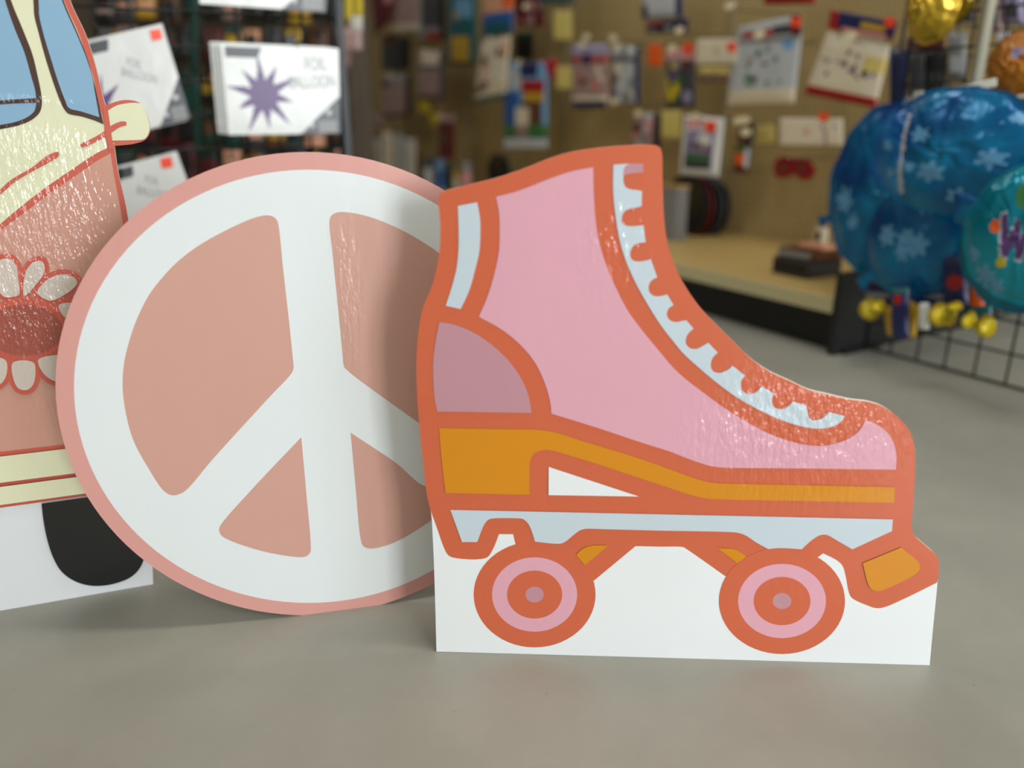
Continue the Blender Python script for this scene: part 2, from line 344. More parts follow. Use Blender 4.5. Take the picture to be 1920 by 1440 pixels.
for p in crh:
    if not crh2 or (abs(p[0]-crh2[-1][0])+abs(p[1]-crh2[-1][1])) > 1e-4: crh2.append(p)
for q in both(crh2): L.append((q, vcream))
mirr = [(201.7,208,1),(218.8,198),(237.5,193.8),(256,192.9),(264.6,195.5),(273,208),(280.6,237.5),(278,251),(270.8,260.4),(250,262.7),(210.4,263.5,1),(207,245),(204.5,228)]
for q in both(V(mirr)): L.append((q, vcream))
wsO = [(-262,-420,1),(-150,-400),(-60,-330),(-20,-150),(20.8,0),(41.7,52),(60.4,100),(70.8,141.7),(78,179),(78.8,195.8),(75,210.4),(62.5,223),(41.7,233.3),(0,242.7),(-120,258),(-262,262,1)]
wsI = [(-253,-410,1),(-155,-390),(-72,-325),(-32,-150),(9.4,0),(27,52),(45.8,98),(58.3,141.7),(66.7,173),(67.7,196),(64.6,208),(56,216.7),(37.5,226),(0,234.4),(-120,249),(-253,252,1)]
sdO = [(90,-240),(60,-200),(50,-120),(60,-40),(63.5,12.5),(64.6,29),(73,62.5),(83,100),(93.8,135.4),(108,177),(116.7,198),(123,208),(129,213.5),(154,218.8),(177,226),(194.8,233.3,1),(187,200),(178,160),(165,112),(147,64.6),(119.5,0),(100,-80)]
sdI = [(88,-225),(70,-190),(62,-120),(70,-40),(73.3,12.5),(74,29),(83.3,68.8),(95.8,110),(110.4,156),(123,189.6),(129,202),(154,209.4),(186.5,219.8,1),(177,166.7),(173,143.8),(162.5,110),(144,64.6),(116,0),(95,-80)]
for o_, i_ in ((wsO, wsI), (sdO, sdI)):
    for q in both(V(o_)): L.append((q, vbrown))
    for q in both(V(i_)): L.append((q, vblue))
for q in both(V([(-258,203,1),(-120,199),(0,188.5),(73,183.5,1),(73,192.5,1),(0,195.8),(-120,207),(-258,211,1)])): L.append((q, vbrown))
st1 = Z(0,0,4.8,[(722,1308),(740,1288),(800,1260),(870,1225),(940,1180),(990,1138),(1060,1103),(1100,1092),(1140,1098,1),(1138,1130,1),(1080,1145),(1010,1190),(960,1228),(880,1268),(800,1310),(750,1328)])
st2 = [(-60,402,1),(0,356),(20.8,337.5),(62.5,312.5),(83.3,295.8),(100,286.5),(110.4,285.4),(110.4,292.7),(93.8,304),(62.5,320.8),(31,339.6),(0,365.6),(-60,413,1)]
ln = [(194,198,1),(203,208,1),(211,263,1),(215,278,1),(204,281,1),(196,240,1)]
for p in (st1, st2, ln):
    for q in both(V(p)): L.append((q, vred))
# flower headlight
z3 = lambda pts: Z(0,450,4.114,pts)
pet = [[(-60,260),(-30,190),(0,155),(45,140),(90,150),(130,200),(145,300),(150,415),(45,437),(0,400),(-40,340)],
 [(190,300),(215,220),(260,170),(320,160),(345,190),(340,260),(290,330),(240,390),(190,430)],
 [(290,400),(360,310),(440,270),(510,262),(580,290),(600,330),(570,370),(500,420),(400,465),(330,440)],
 [(455,500),(560,480),(640,510),(650,570),(600,620),(520,600),(490,580)],
 [(300,920),(400,885),(470,890),(530,980),(500,1070),(440,1085),(380,1060),(330,1010)],
 [(105,940),(265,940),(278,1020),(260,1110),(215,1150),(150,1140),(110,1070)],
 [(-100,900),(0,900),(55,930),(50,1050),(0,1110),(-60,1110),(-110,1000)],
 [(-280,650),(-200,560),(-120,560),(-100,640),(-140,720),(-230,730)], [(-250,430),(-200,370),(-120,380),(-70,450),(-110,500),(-200,500)]]
def grow(pts, g):
    cx = sum(p[0] for p in pts)/len(pts); cy = sum(p[1] for p in pts)/len(pts); out = []
    for x, y in pts:
        d = math.hypot(x-cx, y-cy); out.append((cx+(x-cx)*(d+g)/d, cy+(y-cy)*(d+g)/d))
    return out
for p in pet:
    for q in both(V(z3(grow(p, 38)))): L.append((q, vred))
for q in both(V(z3([(195+330*math.cos(t*math.pi/12), 680+245*math.sin(t*math.pi/12)) for t in range(24)]))): L.append((q, vred))
for p in pet:
    for q in both(V(z3(p))): L.append((q, vpetal))
for q in both(V(z3([(190+290*math.cos(t*math.pi/12), 690+195*math.sin(t*math.pi/12)) for t in range(24)]))): L.append((q, vdisc))
# bumper
for (t, bo) in (((60,847),(60,895.5)), ((60,903),(60,936.5))):
    L.append((band(t, bo, 279), vcream))
wheel = [(79,940,1),(83,974),(91.7,1016),(102.8,1046.7),(116.7,1069),(139,1085.6),(166.7,1094.7),(194,1095.3),(222,1089.7),(247,1078.6),(264,1060.6),(274,1030),(276,970),(275,908,1)]
wv = V(wheel); wv[0] = (wv[0][0], zb_red-.0005); wv[-1] = (wv[-1][0], zb_red-.0005)
wv = [(p[0], min(p[1], zb_red-.0005)) for p in wv]
for q in both(wv): L.append((q, vblack))
card('camper_van_cutout', 'pink and cream camper van cardboard cutout at the left edge, behind the peace sign', 'cutout', FV, sil, L, easel=(u0, .3, .6, .25))

# ================================================================== room shell
def shell(name, x0, x1, y0, y1, z0, z1, m):
    b_ = MB(); b_.box(x0, x1, y0, y1, z0, z1); o = b_.build(name, [m]); o['kind'] = 'structure'; return o
def floor_mat():
    m = bpy.data.materials.new('painted_concrete'); m.use_nodes = True; nt = m.node_tree; N = nt.nodes; L = nt.links; b = N['Principled BSDF']
    tc = N.new('ShaderNodeTexCoord')
    n1 = N.new('ShaderNodeTexNoise'); n1.inputs['Scale'].default_value = 2.6; n1.inputs['Detail'].default_value = 6; n1.inputs['Roughness'].default_value = .6
    n2 = N.new('ShaderNodeTexNoise'); n2.inputs['Scale'].default_value = 70; n2.inputs['Detail'].default_value = 3
    n3 = N.new('ShaderNodeTexVoronoi'); n3.inputs['Scale'].default_value = 22
    for n in (n1, n2, n3): L.new(tc.outputs['Object'], n.inputs['Vector'])
    r1 = N.new('ShaderNodeValToRGB'); e = r1.color_ramp.elements; e[0].position = .3; e[0].color = lin((144,142,131)); e[1].position = .72; e[1].color = lin((164,161,149))
    L.new(n1.outputs['Fac'], r1.inputs[0])
    r2 = N.new('ShaderNodeValToRGB'); e = r2.color_ramp.elements; e[0].position = .015; e[0].color = (.35,.33,.3,1); e[1].position = .03; e[1].color = (1,1,1,1)
    L.new(n3.outputs['Distance'], r2.inputs[0])
    mx = N.new('ShaderNodeMix'); mx.data_type = 'RGBA'; mx.blend_type = 'MULTIPLY'; mx.inputs[0].default_value = .7
    L.new(r1.outputs[0], mx.inputs[6]); L.new(r2.outputs[0], mx.inputs[7]); L.new(mx.outputs[2], b.inputs['Base Color'])
    rr = N.new('ShaderNodeMapRange'); rr.inputs[3].default_value = .34; rr.inputs[4].default_value = .5
    L.new(n1.outputs['Fac'], rr.inputs[0]); L.new(rr.outputs[0], b.inputs['Roughness'])
    bp = N.new('ShaderNodeBump'); bp.inputs['Strength'].default_value = .25; bp.inputs['Distance'].default_value = .0012
    L.new(n2.outputs['Fac'], bp.inputs['Height']); L.new(bp.outputs['Normal'], b.inputs['Normal'])
    b.inputs['Specular IOR Level'].default_value = .4
    return m
X0, X1, Y0, Y1, ZC = -4.5, 4.2, -4.2, 9.2, 3.0
wallm = mat('store_wall_paint', (192,192,186), .8, mottle=.04); ceilm = mat('ceiling_tile', (215,213,206), .9, mottle=.03)
shell('floor', X0, X1, Y0, Y1, -.05, 0, floor_mat())
shell('ceiling', X0, X1, Y0, Y1, ZC, ZC+.05, ceilm)
shell('wall_left', X0-.1, X0, Y0, Y1, 0, ZC, wallm);  shell('wall_back', X0-.1, X1+.1, Y1, Y1+.1, 0, ZC, wallm)
# shop front behind the viewer with two tall windows
WIN = [(2.2, 3.9)]; wz0, wz1 = .06, 2.2
wb = MB(); xs = X0
for (xa, xb) in WIN: wb.box(xs, xa, Y0-.1, Y0, 0, ZC); xs = xb
wb.box(xs, X1, Y0-.1, Y0, 0, ZC)
for (xa, xb) in WIN: wb.box(xa, xb, Y0-.1, Y0, 0, wz0); wb.box(xa, xb, Y0-.1, Y0, wz1, ZC)
o = wb.build('wall_front', [wallm]); o['kind'] = 'structure'
alum = mat('window_aluminium', (120,120,118), .35, metal=.8)
for k, (xa, xb) in enumerate(WIN):
    q = MB()
    for (a_, b_, c_, d_) in ((xa, xb, wz0, wz0+.05), (xa, xb, wz1-.05, wz1), (xa, xa+.05, wz0+.05, wz1-.05), (xb-.05, xb, wz0+.05, wz1-.05), ((xa+xb)/2-.02, (xa+xb)/2+.02, wz0+.05, wz1-.05)):
        q.box(a_, b_, Y0-.08, Y0-.02, c_, d_)
    o = q.build('window_%d' % (k+1), [alum]); o['kind'] = 'structure'
wr3 = MB(); wy0, wy1, wz2, wz3 = -3.3, -1.2, .35, 2.45
wr3.box(X1, X1+.1, Y0, wy0, 0, ZC); wr3.box(X1, X1+.1, wy1, Y1, 0, ZC); wr3.box(X1, X1+.1, wy0, wy1, 0, wz2); wr3.box(X1, X1+.1, wy0, wy1, wz3, ZC)
o = wr3.build('wall_right', [wallm]); o['kind'] = 'structure'
q = MB()
for (a_, b_, c_, d_) in ((wy0, wy1, wz2, wz2+.05), (wy0, wy1, wz3-.05, wz3), (wy0, wy0+.05, wz2+.05, wz3-.05), (wy1-.05, wy1, wz2+.05, wz3-.05), ((wy0+wy1)/2-.02, (wy0+wy1)/2+.02, wz2+.05, wz3-.05)):
    q.box(X1+.02, X1+.08, a_, b_, c_, d_)
o = q.build('window_2', [alum]); o['kind'] = 'structure'
def area(name, loc, rot, sx, sy, power, col):
    l = bpy.data.lights.new(name, 'AREA'); l.shape = 'RECTANGLE'; l.size = sx; l.size_y = sy; l.energy = power; l.color = col
    o = bpy.data.objects.new(name, l); C.objects.link(o); o.location = loc; o.rotation_euler = rot; return o
for k, (xa, xb) in enumerate(WIN):
    area('daylight_through_window', ((xa+xb)/2, Y0-.12, (wz0+wz1)/2), (math.radians(90), 0, 0), xb-xa, wz1-wz0, (275,)[k], (.92, .97, 1))
area('daylight_through_window', (X1+.12, (wy0+wy1)/2, (wz2+wz3)/2), (0, math.radians(90), 0), wz3-wz2, wy1-wy0, 60, (.91, .96, 1))
# fluorescent ceiling fixtures
tube_m = bpy.data.materials.new('lit_tube_diffuser'); tube_m.use_nodes = True
nb = tube_m.node_tree.nodes['Principled BSDF']; nb.inputs['Emission Color'].default_value = (1, .97, .9, 1); nb.inputs['Emission Strength'].default_value = 3
housing = mat('light_housing', (225,225,222), .5)
proto = None
k = 0
places = ['over the cutouts', 'over the front of the aisle', 'over the pegboard aisle', 'over the far end of the aisle', 'over the left display rack', 'over the balloon rack', 'over the far left corner']
for (lx, ly) in ((.6, .6), (.2, -2.0), (-.2, 3.2), (-1.0, 5.8), (-2.2, 1.6), (2.6, 1.2), (-2.8, 4.5)):
    r = empty('ceiling_light', Matrix.Translation((lx, ly, ZC))); tag(r, 'long fluorescent ceiling light '+places[k], 'ceiling light', 'fluorescent ceiling lights')
    h_ = MB(); h_.box(-.62, .62, -.16, .16, -.06, 0); h_.build('housing', [housing], r)
    d_ = MB(); d_.box(-.6, .6, -.14, .14, -.068, -.0605); d_.build('diffuser', [tube_m], r)
    area('ceiling_light_glow', (lx, ly, ZC-.08), (0, 0, 0), 1.2, .28, (24, 18, 11, 10, 12, 12, 6)[k], (1, .975, .93))
    k += 1

# ================================================================== pegboard gondola on the right
corner = on_floor(1555, 663)
D = Vector((.5, -.866, 0)); NA = Vector((.866, .5, 0))
DEP, SH = .74, .150
LEN = 7.6
G0 = corner+NA*DEP
FG = Fr(G0, -60, 0)                     # pegboard plane: local x = 0 at the near end, negative further away
def peg_mat():
    m = mat('tan_pegboard', (172,149,98), .6); nt = m.node_tree; N = nt.nodes; L = nt.links; b = N['Principled BSDF']
    tc = N.new('ShaderNodeTexCoord'); sp = N.new('ShaderNodeSeparateXYZ'); L.new(tc.outputs['Object'], sp.inputs[0])
    def M(op, a, c=None):
        q = N.new('ShaderNodeMath'); q.operation = op
        for i, t in enumerate((a, c)):
            if t is None: continue
            if isinstance(t, (int, float)): q.inputs[i].default_value = t
            else: L.new(t, q.inputs[i])
        return q.outputs[0]
    fx = M('SUBTRACT', M('FRACT', M('MULTIPLY', sp.outputs[0], 1/.0254)), .5); fz = M('SUBTRACT', M('FRACT', M('MULTIPLY', sp.outputs[2], 1/.0254)), .5)
    d = M('ADD', M('MULTIPLY', fx, fx), M('MULTIPLY', fz, fz)); hole = M('LESS_THAN', d, .018)
    mx = N.new('ShaderNodeMix'); mx.data_type = 'RGBA'; mx.inputs[6].default_value = lin((172,149,98)); mx.inputs[7].default_value = lin((40,30,20))
    L.new(hole, mx.inputs[0]); L.new(mx.outputs[2], b.inputs['Base Color'])
    return m
pegm = peg_mat(); shelfm = mat('cream_shelf_enamel', (196,166,104), .4, mottle=.03); kick = mat('black_kick_plate', (10,10,11), .5); lip = mat('shelf_price_rail', (196,184,140), .35)
blackm = mat('black_end_panel', (22,22,24), .45)
g = empty('pegboard_gondola', FG.mw()); tag(g, 'long tan pegboard gondola with a cream base shelf and black kick plate', 'display shelf')
SEC = 1.22; nsec = 6
for i in range(nsec):
    q = MB(); q.box(-(i+1)*SEC+.004, -i*SEC-.004, 0, .012, SH, 1.83); q.build('pegboard_panel', [pegm], g)
    q = MB(); q.box(-(i+1)*SEC+.002, -i*SEC-.002, -DEP, -.001, SH-.03, SH); q.build('base_shelf', [shelfm], g)
    q = MB(); q.box(-(i+1)*SEC+.002, -i*SEC-.002, -DEP-.012, -DEP-.0005, SH-.036, SH+.004); q.build('price_rail', [lip], g)
    q = MB(); q.box(-(i+1)*SEC-.015, -(i+1)*SEC+.015, -.012, -.0002, SH, 1.86); q.build('upright', [mat('upright_cream', (150,135,100), .45)], g)
q = MB(); q.box(-nsec*SEC, -.02, -DEP+.04, -DEP+.055, 0, SH-.031); q.build('kick_plate', [kick], g)
q = MB(); q.box(-nsec*SEC, -.02, .013, .03, 0, 1.83); q.build('back_panel', [blackm], g)
q = MB(); q.prism([(-DEP-.012, 0), (.03, 0), (.03, 1.84), (-.02, 1.84), (-.02, SH+.09), (-DEP-.012, SH+.075)], 0, .02)
e = q.build('end_panel', [blackm], g)
e.matrix_local = Matrix(((0,1,0,0.0),(1,0,0,0),(0,0,1,0),(0,0,0,1)))

# ------------------------------------------------------------------ packages
def inpoly(x, y, P):
    c = False; n = len(P)
    for i in range(n):
        x1, y1 = P[i][:2]; x2, y2 = P[(i+1) % n][:2]
        if (y1 > y) != (y2 > y) and x < (x2-x1)*(y-y1)/(y2-y1)+x1: c = not c
    return c
def dots(n, seed, cols, s0, s1, t0, t1, r0, r1):
    R = random.Random(seed); out = []
    for k in range(n):
        out.append(('c', R.uniform(s0, s1), R.uniform(t0, t1), R.uniform(r0, r1), R.choice(cols)))
    return out
def puff(s, t): return min(1, 4.5*min(s, 1-s))**.5*min(1, 5*min(t, 1-t))**.5 if 0 < s < 1 and 0 < t < 1 else 0
def pack(name, fr, quad, thick, base, zones=(), grid=(22, 26), seed=0, bumpy=.0, flat=False, rough=.35, label=None, cat='package', group=None, parent=None):
    """a hanging package: quad = traced corners TL, TR, BR, BL on its own hanging plane"""
    q = [Vector(fr.px(*p)) for p in quad]
    c = (q[0]+q[1]+q[2]+q[3])/4; q = [p-c for p in q]
    asp = ((q[1]-q[0]).length+(q[2]-q[3]).length)/((q[3]-q[0]).length+(q[2]-q[1]).length)
    nx, ny = grid; R = random.Random(seed+5); mats = [base]; b_ = MB()
    ph = [R.uniform(0, 6) for _ in range(4)]
    def P(s, t): return (q[3]*(1-s)+q[2]*s)*(1-t)+(q[0]*(1-s)+q[1]*s)*t
    vs = []
    for j in range(ny+1):
        for i in range(nx+1):
            s, t = i/nx, j/ny; p = P(s, t)
            d = thick*(1 if flat else puff(s, t))
            if bumpy: d += bumpy*(math.sin(9*s+ph[0]+3*t)*math.sin(8*t+ph[1])+.5*math.sin(21*s+ph[2]-9*t+ph[3]))*(puff(s, t))
            vs.append((p.x, -d, p.y))
    faces = {}
    for j in range(ny):
        for i in range(nx):
            s, t = (i+.5)/nx, (j+.5)/ny; m = base
            for z in zones:
                if z[0] == 'r' and z[1] <= s <= z[2] and z[3] <= t <= z[4]: m = z[5]
                elif z[0] == 'c' and math.hypot((s-z[1])*asp, t-z[2]) <= z[3]: m = z[4]
                elif z[0] == 'p' and inpoly(s, t, z[1]): m = z[2]
            if m not in mats: mats.append(m)
            n1 = nx+1; faces.setdefault(mats.index(m), []).append((j*n1+i, j*n1+i+1, (j+1)*n1+i+1, (j+1)*n1+i))
    base0 = len(b_.v); b_.v += vs
    for mi, fs in faces.items():
        for f in fs: b_.f.append(list(f)); b_.m.append(mi); b_.smooth.append(not flat)
    # back sheet and rim
    rim = [(i, 0) for i in range(nx)]+[(nx, j) for j in range(ny)]+[(i, ny) for i in range(nx, 0, -1)]+[(0, j) for j in range(ny, 0, -1)]
    bt = .0015
    rv = []
    for (i, j) in rim:
        p = P(i/nx, j/ny); rv.append((p.x, bt, p.y))
    k0 = len(b_.v); b_.v += rv; n = len(rim)
    for a_ in range(n):
        b2 = (a_+1) % n; i1 = rim[a_][1]*(nx+1)+rim[a_][0]; i2 = rim[b2][1]*(nx+1)+rim[b2][0]
        b_.f.append([i2, i1, k0+a_, k0+b2]); b_.m.append(0); b_.smooth.append(False)
    b_.f.append([k0+a_ for a_ in range(n)][::-1]); b_.m.append(0); b_.smooth.append(False)
    mm = [m if not isinstance(m, str) else pm(m, rough) for m in mats]
    o = b_.build(name, mm, None, fr.mw(c.x, c.y))
    if label: tag(o, label, cat, group)
    o['_c'] = (c.x, c.y); o['_w'] = (q[1]-q[0]).length
    return o
def sub(parent, name, fr, quad, thick, m, d=.004, rough=.5, zones=(), grid=(3, 3), round_=False):
    q = [fr.px(*p) for p in quad]; cx = sum(p[0] for p in q)/4; cz = sum(p[1] for p in q)/4
    b_ = MB()
    poly = [(p[0]-cx, p[1]-cz) for p in q][::-1]
    if round_:
        w_ = (q[1][0]-q[0][0])/2; h_ = (q[0][1]-q[3][1])/2; poly = ellipse(0, 0, w_, h_, 20)
    b_.prism(poly, -thick, 0)
    o = b_.build(name, [pm(m) if isinstance(m, str) else m], None, None, recalc=True)
    o.parent = parent; o.matrix_parent_inverse = Matrix.Identity(4)
    o.matrix_local = parent.matrix_world.inverted() @ fr.mw(cx, cz, d)
    return o
def R4(x0, y0, x1, y1, sl=0.0):
    """pixel rectangle as a quad; sl = slope of top and bottom edges"""
    return [(x0, y0), (x1, y0+sl*(x1-x0)), (x1, y1+sl*(x1-x0)), (x0, y1)]
bpy.context.view_layer.update()
tagm = mat('hook_tag_plastic', (238,224,185), .4); wire = mat('zinc_wire', (150,148,140), .3, metal=.9)
def hook(fr, px, py, d, where, tagplate=True, wall=0.0):
    """steel peg hook: from the board out through the pack, tag plate at its tip"""
    a_, b_ = fr.off(d).px(px, py); q = MB()
    q.tube([(0, -.001, .012), (0, -.004, .0), (0, -d-.015, 0), (0, -d-.045, .012)], .0028, 6)
    o = q.build('peg_hook', [wire], None, fr.mw(a_, b_, 0)); tag(o, 'steel peg hook holding the '+where, 'hook', 'peg hooks on the pegboard')
    if tagplate:
        t = MB(); t.prism([(x_, z_) for x_, z_ in ellipse(0, .012, .025, .014, 16)], -d-.049, -d-.0455); t.build('price_tag', [tagm], o, recalc=True)
    return o
def gp(name, quad, d, base, zones, label, th=.012, sticker=None, hk=True, sl=None, group='packages hanging on the pegboard', cat='package', tagp=True, seed=0, **kw):
    fr = FG.off(d); o = pack(name, fr, quad, th, base, zones, label=label, cat=cat, group=group, seed=seed, **kw)
    if sticker:
        x_, y_, r_ = sticker
        sub(o, 'price_sticker', fr, R4(x_-r_, y_-r_, x_+r_, y_+r_), .0006, 'sticker', th+.002)
    if hk:
        mx = (quad[0][0]+quad[1][0])/2; my = (quad[0][1]+quad[1][1])/2+6
        hook(FG, mx, my, d+.004, label.split(',')[0], tagp)
    return o
# -- near section, left to right
gp('toy_package', R4(1204,-40,1280,36,-.05), .20, 'lgrey', [('r',0,1,0,.35,'navy'),('r',.2,.85,.05,.4,'lgrey'),('r',.86,1,0,1,'navy')], 'pale and navy boxed pack cut off by the top of the frame', hk=False)
gp('toy_package', R4(1212,38,1290,64,-.05), .14, 'navy', [('r',.05,.5,.5,.9,'red'),('r',.1,.3,.1,.4,'grey'),('r',.5,.7,.2,.5,'lgrey')], 'navy and red pack below the pale navy boxed pack', hk=False)
gp('toy_package', R4(1432,-60,1528,9,-.02), .22, 'red', [('r',.1,.9,.3,.9,'maroon')], 'bright red pack cut off by the top of the frame', hk=False)
bagA = gp('figure_package', [(1378,72),(1504,62),(1489,194),(1363,199)], .24, 'lgrey', [('r',0,1,0,.22,'cream')]+dots(14,3,['dgrey','black','mauve','green'],.12,.9,.28,.85,.03,.05)+[('c',.42,.38,.06,'dgrey'),('c',.85,.86,.09,'sky')],
   'pale blue bag of small figures with a white header card', sticker=None, hk=True)
hdA = gp('header_card', [(1384,50),(1500,26),(1503,66),(1381,76)], .26, 'lgrey', [('r',.1,.6,.1,.5,'red'),('r',.6,.85,.1,.6,'dgrey'),('r',.85,1,0,1,'maroon')], 'white header card with dark red lettering above the pale blue bag', th=.002, sticker=(1494,42,9), hk=False, cat='header card', group=None)
bagB = gp('figure_package', [(1551,58),(1670,84),(1642,203),(1508,176)], .24, 'cream', [('r',0,1,0,.17,'red')]+dots(16,11,['black','purple','brown','maroon'],.1,.9,.25,.85,.03,.055)+[('r',.72,.98,.55,.75,'lyellow')],
   'cream bag of small figures with a red bottom band')
hdB = gp('header_card', [(1558,18),(1684,42),(1672,76),(1552,54)], .26, 'navy', [('r',0,1,0,.3,'maroon'),('r',.25,.9,0,.22,'pink'),('r',.5,.85,.35,.7,'gold'),('r',0,.15,0,1,'red')], 'navy and red header card above the cream bag', th=.002, sticker=(1670,42,9), hk=False, cat='header card', group=None)
bpy.context.view_layer.update()
for bag, hd in ((bagA, hdA), (bagB, hdB)):
    mw_ = hd.matrix_world.copy(); hd.parent = bag; hd.matrix_parent_inverse = Matrix.Identity(4); hd.matrix_local = bag.matrix_world.inverted() @ mw_
    del hd['category']
gp('price_sign', R4(1305,73,1383,120,-.02), .25, 'cream', dots(4,5,['mauve'],.3,.6,.3,.6,.05,.09), 'cream sign card beside the pale blue bag', th=.002, sticker=(1373,88,8), hk=False, cat='sign', group='cream sign cards')
gp('ribbon_package', R4(1310,126,1365,154,.0), .15, 'lyellow', [('r',0,1,.0,.5,'brown'),('r',.1,.9,.1,.4,'mauve')], 'narrow cream and brown pack under the cream sign card', hk=False)
gp('candy_package', R4(1249,92,1303,204,-.03), .18, 'dgrey', [('r',0,1,.82,1,'pink')]+dots(16,9,['yellow','green','maroon','lilac','purple','grey'],.05,.95,.03,.8,.05,.12), 'multicoloured candy pack with a pink top', sticker=(1295,90,9))
gp('hang_tag', R4(1215,82,1241,124), .2, 'orange', [], 'plain orange tag left of the candy pack', th=.002, hk=False, cat='tag', group=None)
gp('figure_package', R4(1072,84,1140,203,-.01), .2, 'mauve', [('r',0,1,.85,1,'lilac'),('r',0,1,.72,.82,'red'),('r',.35,.6,.7,.85,'navy'),('r',.05,.95,0,.1,'navy'),('r',0,1,.1,.2,'cream')]+dots(6,21,['brown','orange','cream'],.2,.9,.2,.6,.04,.08), 'mauve pack with a navy foot, nearest the top of the skate')
gp('figure_package', R4(1146,86,1200,194,.02), .15, 'lgrey', [('r',.85,1,0,1,'navy'),('r',0,1,.75,.82,'dgrey')]+dots(9,22,['brown','maroon','lilac','cream','grey'],.05,.8,.08,.95,.06,.13), 'white and brown pack with a navy right edge')
gp('paper_sign', R4(1038,20,1072,74,.02), .2, 'lyellow', [], 'pale yellow paper sign, upper one beside the tall orange pack', th=.001, hk=False, cat='sign', group='yellow paper signs')
gp('paper_sign', R4(1043,124,1074,166,.02), .2, 'lyellow', [], 'pale yellow paper sign left of the mauve pack', th=.001, hk=False, cat='sign', group='yellow paper signs')
gp('paper_sign', R4(1240,208,1276,258), .2, 'lyellow', [], 'pale yellow paper sign right of the skate top', th=.001, hk=False, cat='sign', group='yellow paper signs')
gp('toy_package', R4(1012,112,1046,148,-.05), .19, 'red', dots(3,1,['pink','lilac'],.2,.8,.2,.8,.12,.2), 'small red pack beside the rainbow pack', hk=False)
gp('toy_package', R4(1186,212,1238,300), .18, 'mauve', [('r',.8,1,0,1,'black')]+dots(10,13,['green','maroon','pink','grey','lgrey'],.05,.75,.05,.95,.07,.15), 'mauve and green pack behind the top of the skate')
gp('puppy_toy_package', [(1283,216),(1359,222),(1346,332),(1274,327)], .26, 'white', [('r',.12,.85,.1,.75,'lilac'),('r',.15,.8,.12,.38,'dgrey'),('r',.2,.75,.26,.33,'green'),('r',.1,.55,.82,.95,'pink'),('c',.62,.6,.15,'white'),('c',.5,.5,.08,'brown'),('c',.7,.48,.07,'maroon'),('c',.3,.5,.06,'dgrey')], 'white and lilac pack with a grey picture, right of the skate top', sticker=(1337,237,10))
gp('candy_package', [(1388,222),(1414,232),(1404,326),(1375,322)], .22, 'black', [('r',.2,.75,.45,.95,'brown'),('r',.2,.8,.1,.4,'orange'),('r',0,1,0,.15,'maroon'),('r',.3,.6,.4,.55,'green'),('r',.75,.95,.1,.5,'lgrey')], 'narrow black and orange pack hanging by itself')
gp('paper_sign', R4(1418,232,1452,268), .2, 'lyellow', [], 'pale yellow paper sign beside the narrow black pack', th=.001, hk=False, cat='sign', group='yellow paper signs')
gp('price_sign', R4(1461,221,1580,272,.01), .26, 'cream', [('c',.45,.5,.13,'pink'),('r',.74,.77,0,.6,'mauve'),('c',.7,.7,.07,'grey'),('c',.9,.7,.07,'grey')], 'wide cream sign card above the red mask', th=.002, sticker=(1546,219,8), hk=False, cat='sign', group='cream sign cards')
for (x_, y_, w_) in ((1290,60,'left of the pale blue bag header'),(1386,15,'above the pale blue bag'),(1413,228,'upper one at the narrow black pack'),(1415,250,'lower one at the narrow black pack'),
        (1115,72,'above the mauve pack'),(1165,74,'above the white and brown pack'),(1168,192,'below the white and brown pack'),(1000,14,'on the maroon and grey pack')):
    hook(FG, x_, y_+4, .26, w_, True)['label'] = 'cream oval tag on a steel peg hook, '+w_
# red mask
fr = FG.off(.2); mk = MB()
mpts = [(1456,318),(1458,303),(1468,295),(1485,294),(1500,299),(1515,299),(1525,308),(1529,322),(1524,333),(1512,337),(1500,332),(1492,325),(1484,330),(1472,334),(1460,330)]
poly = [fr.px(*p) for p in smooth_path(mpts)]; cx = sum(p[0] for p in poly)/len(poly); cz = sum(p[1] for p in poly)/len(poly)
mk.prism([(p[0]-cx, p[1]-cz) for p in poly], -.014, 0)
mo = mk.build('party_mask', [mat('mask_red', (135,10,18), .35)], None, fr.mw(cx, cz), recalc=True); tag(mo, 'dark red party mask hanging on the pegboard below the wide cream sign', 'mask')
for ex in (1474, 1508):
    sub(mo, 'eye_lens', fr, R4(ex-8, 309, ex+8, 323), .002, 'brown', .0145, round_=True)
hook(FG, 1492, 298, .2, 'dark red party mask', False)

# -- middle and far sections
gp('rainbow_kite_package', R4(946,116,1026,262,.0), .2, 'sky', [('r',.0,.5,.65,.92,'lgrey'),('r',.45,.95,.62,.75,'red'),('r',.5,.95,.5,.63,'gold'),('r',.45,.9,.1,.5,'brown'),('r',.0,.4,.2,.6,'blue'),('r',.3,.65,.2,.42,'cream'),('r',0,1,0,.18,'green'),('r',.3,.6,0,.18,'mauve'),('r',.4,.8,.8,1,'navy')], 'tall sky blue pack with rainbow and green foot')
gp('price_sign', R4(944,260,1026,278), .23, 'lgrey', [], 'white strip sign under the rainbow pack', th=.002, hk=False, cat='sign', group=None)
gp('party_favor_package', [(905,-60),(962,-60),(962,60),(905,74)], .22, 'peach', [('r',0,1,0,.35,'blue'),('r',.1,.9,.0,.2,'teal'),('r',.75,1,.4,1,'orange')], 'salmon and blue pack at the top beside the teal pack', hk=False)
gp('party_favor_package', [(904,78),(958,66),(948,182),(888,194)], .22, 'cream', [('r',0,1,0,.07,'teal')]+dots(14,31,['brown','maroon','peach','gold'],.1,.9,.12,.85,.05,.1), 'cream pack printed with small brown figures above a teal edge')
gp('party_favor_package', R4(965,-50,1020,50,.0), .18, 'maroon', dots(8,37,['mauve','dgreen','pink','dgrey'],.1,.9,.05,.9,.06,.12), 'maroon and grey pack right of the salmon pack', hk=False)
gp('toy_package', R4(1016,-60,1078,8,-.05), .2, 'teal', [], 'teal pack edge above the upper yellow sign', hk=False)
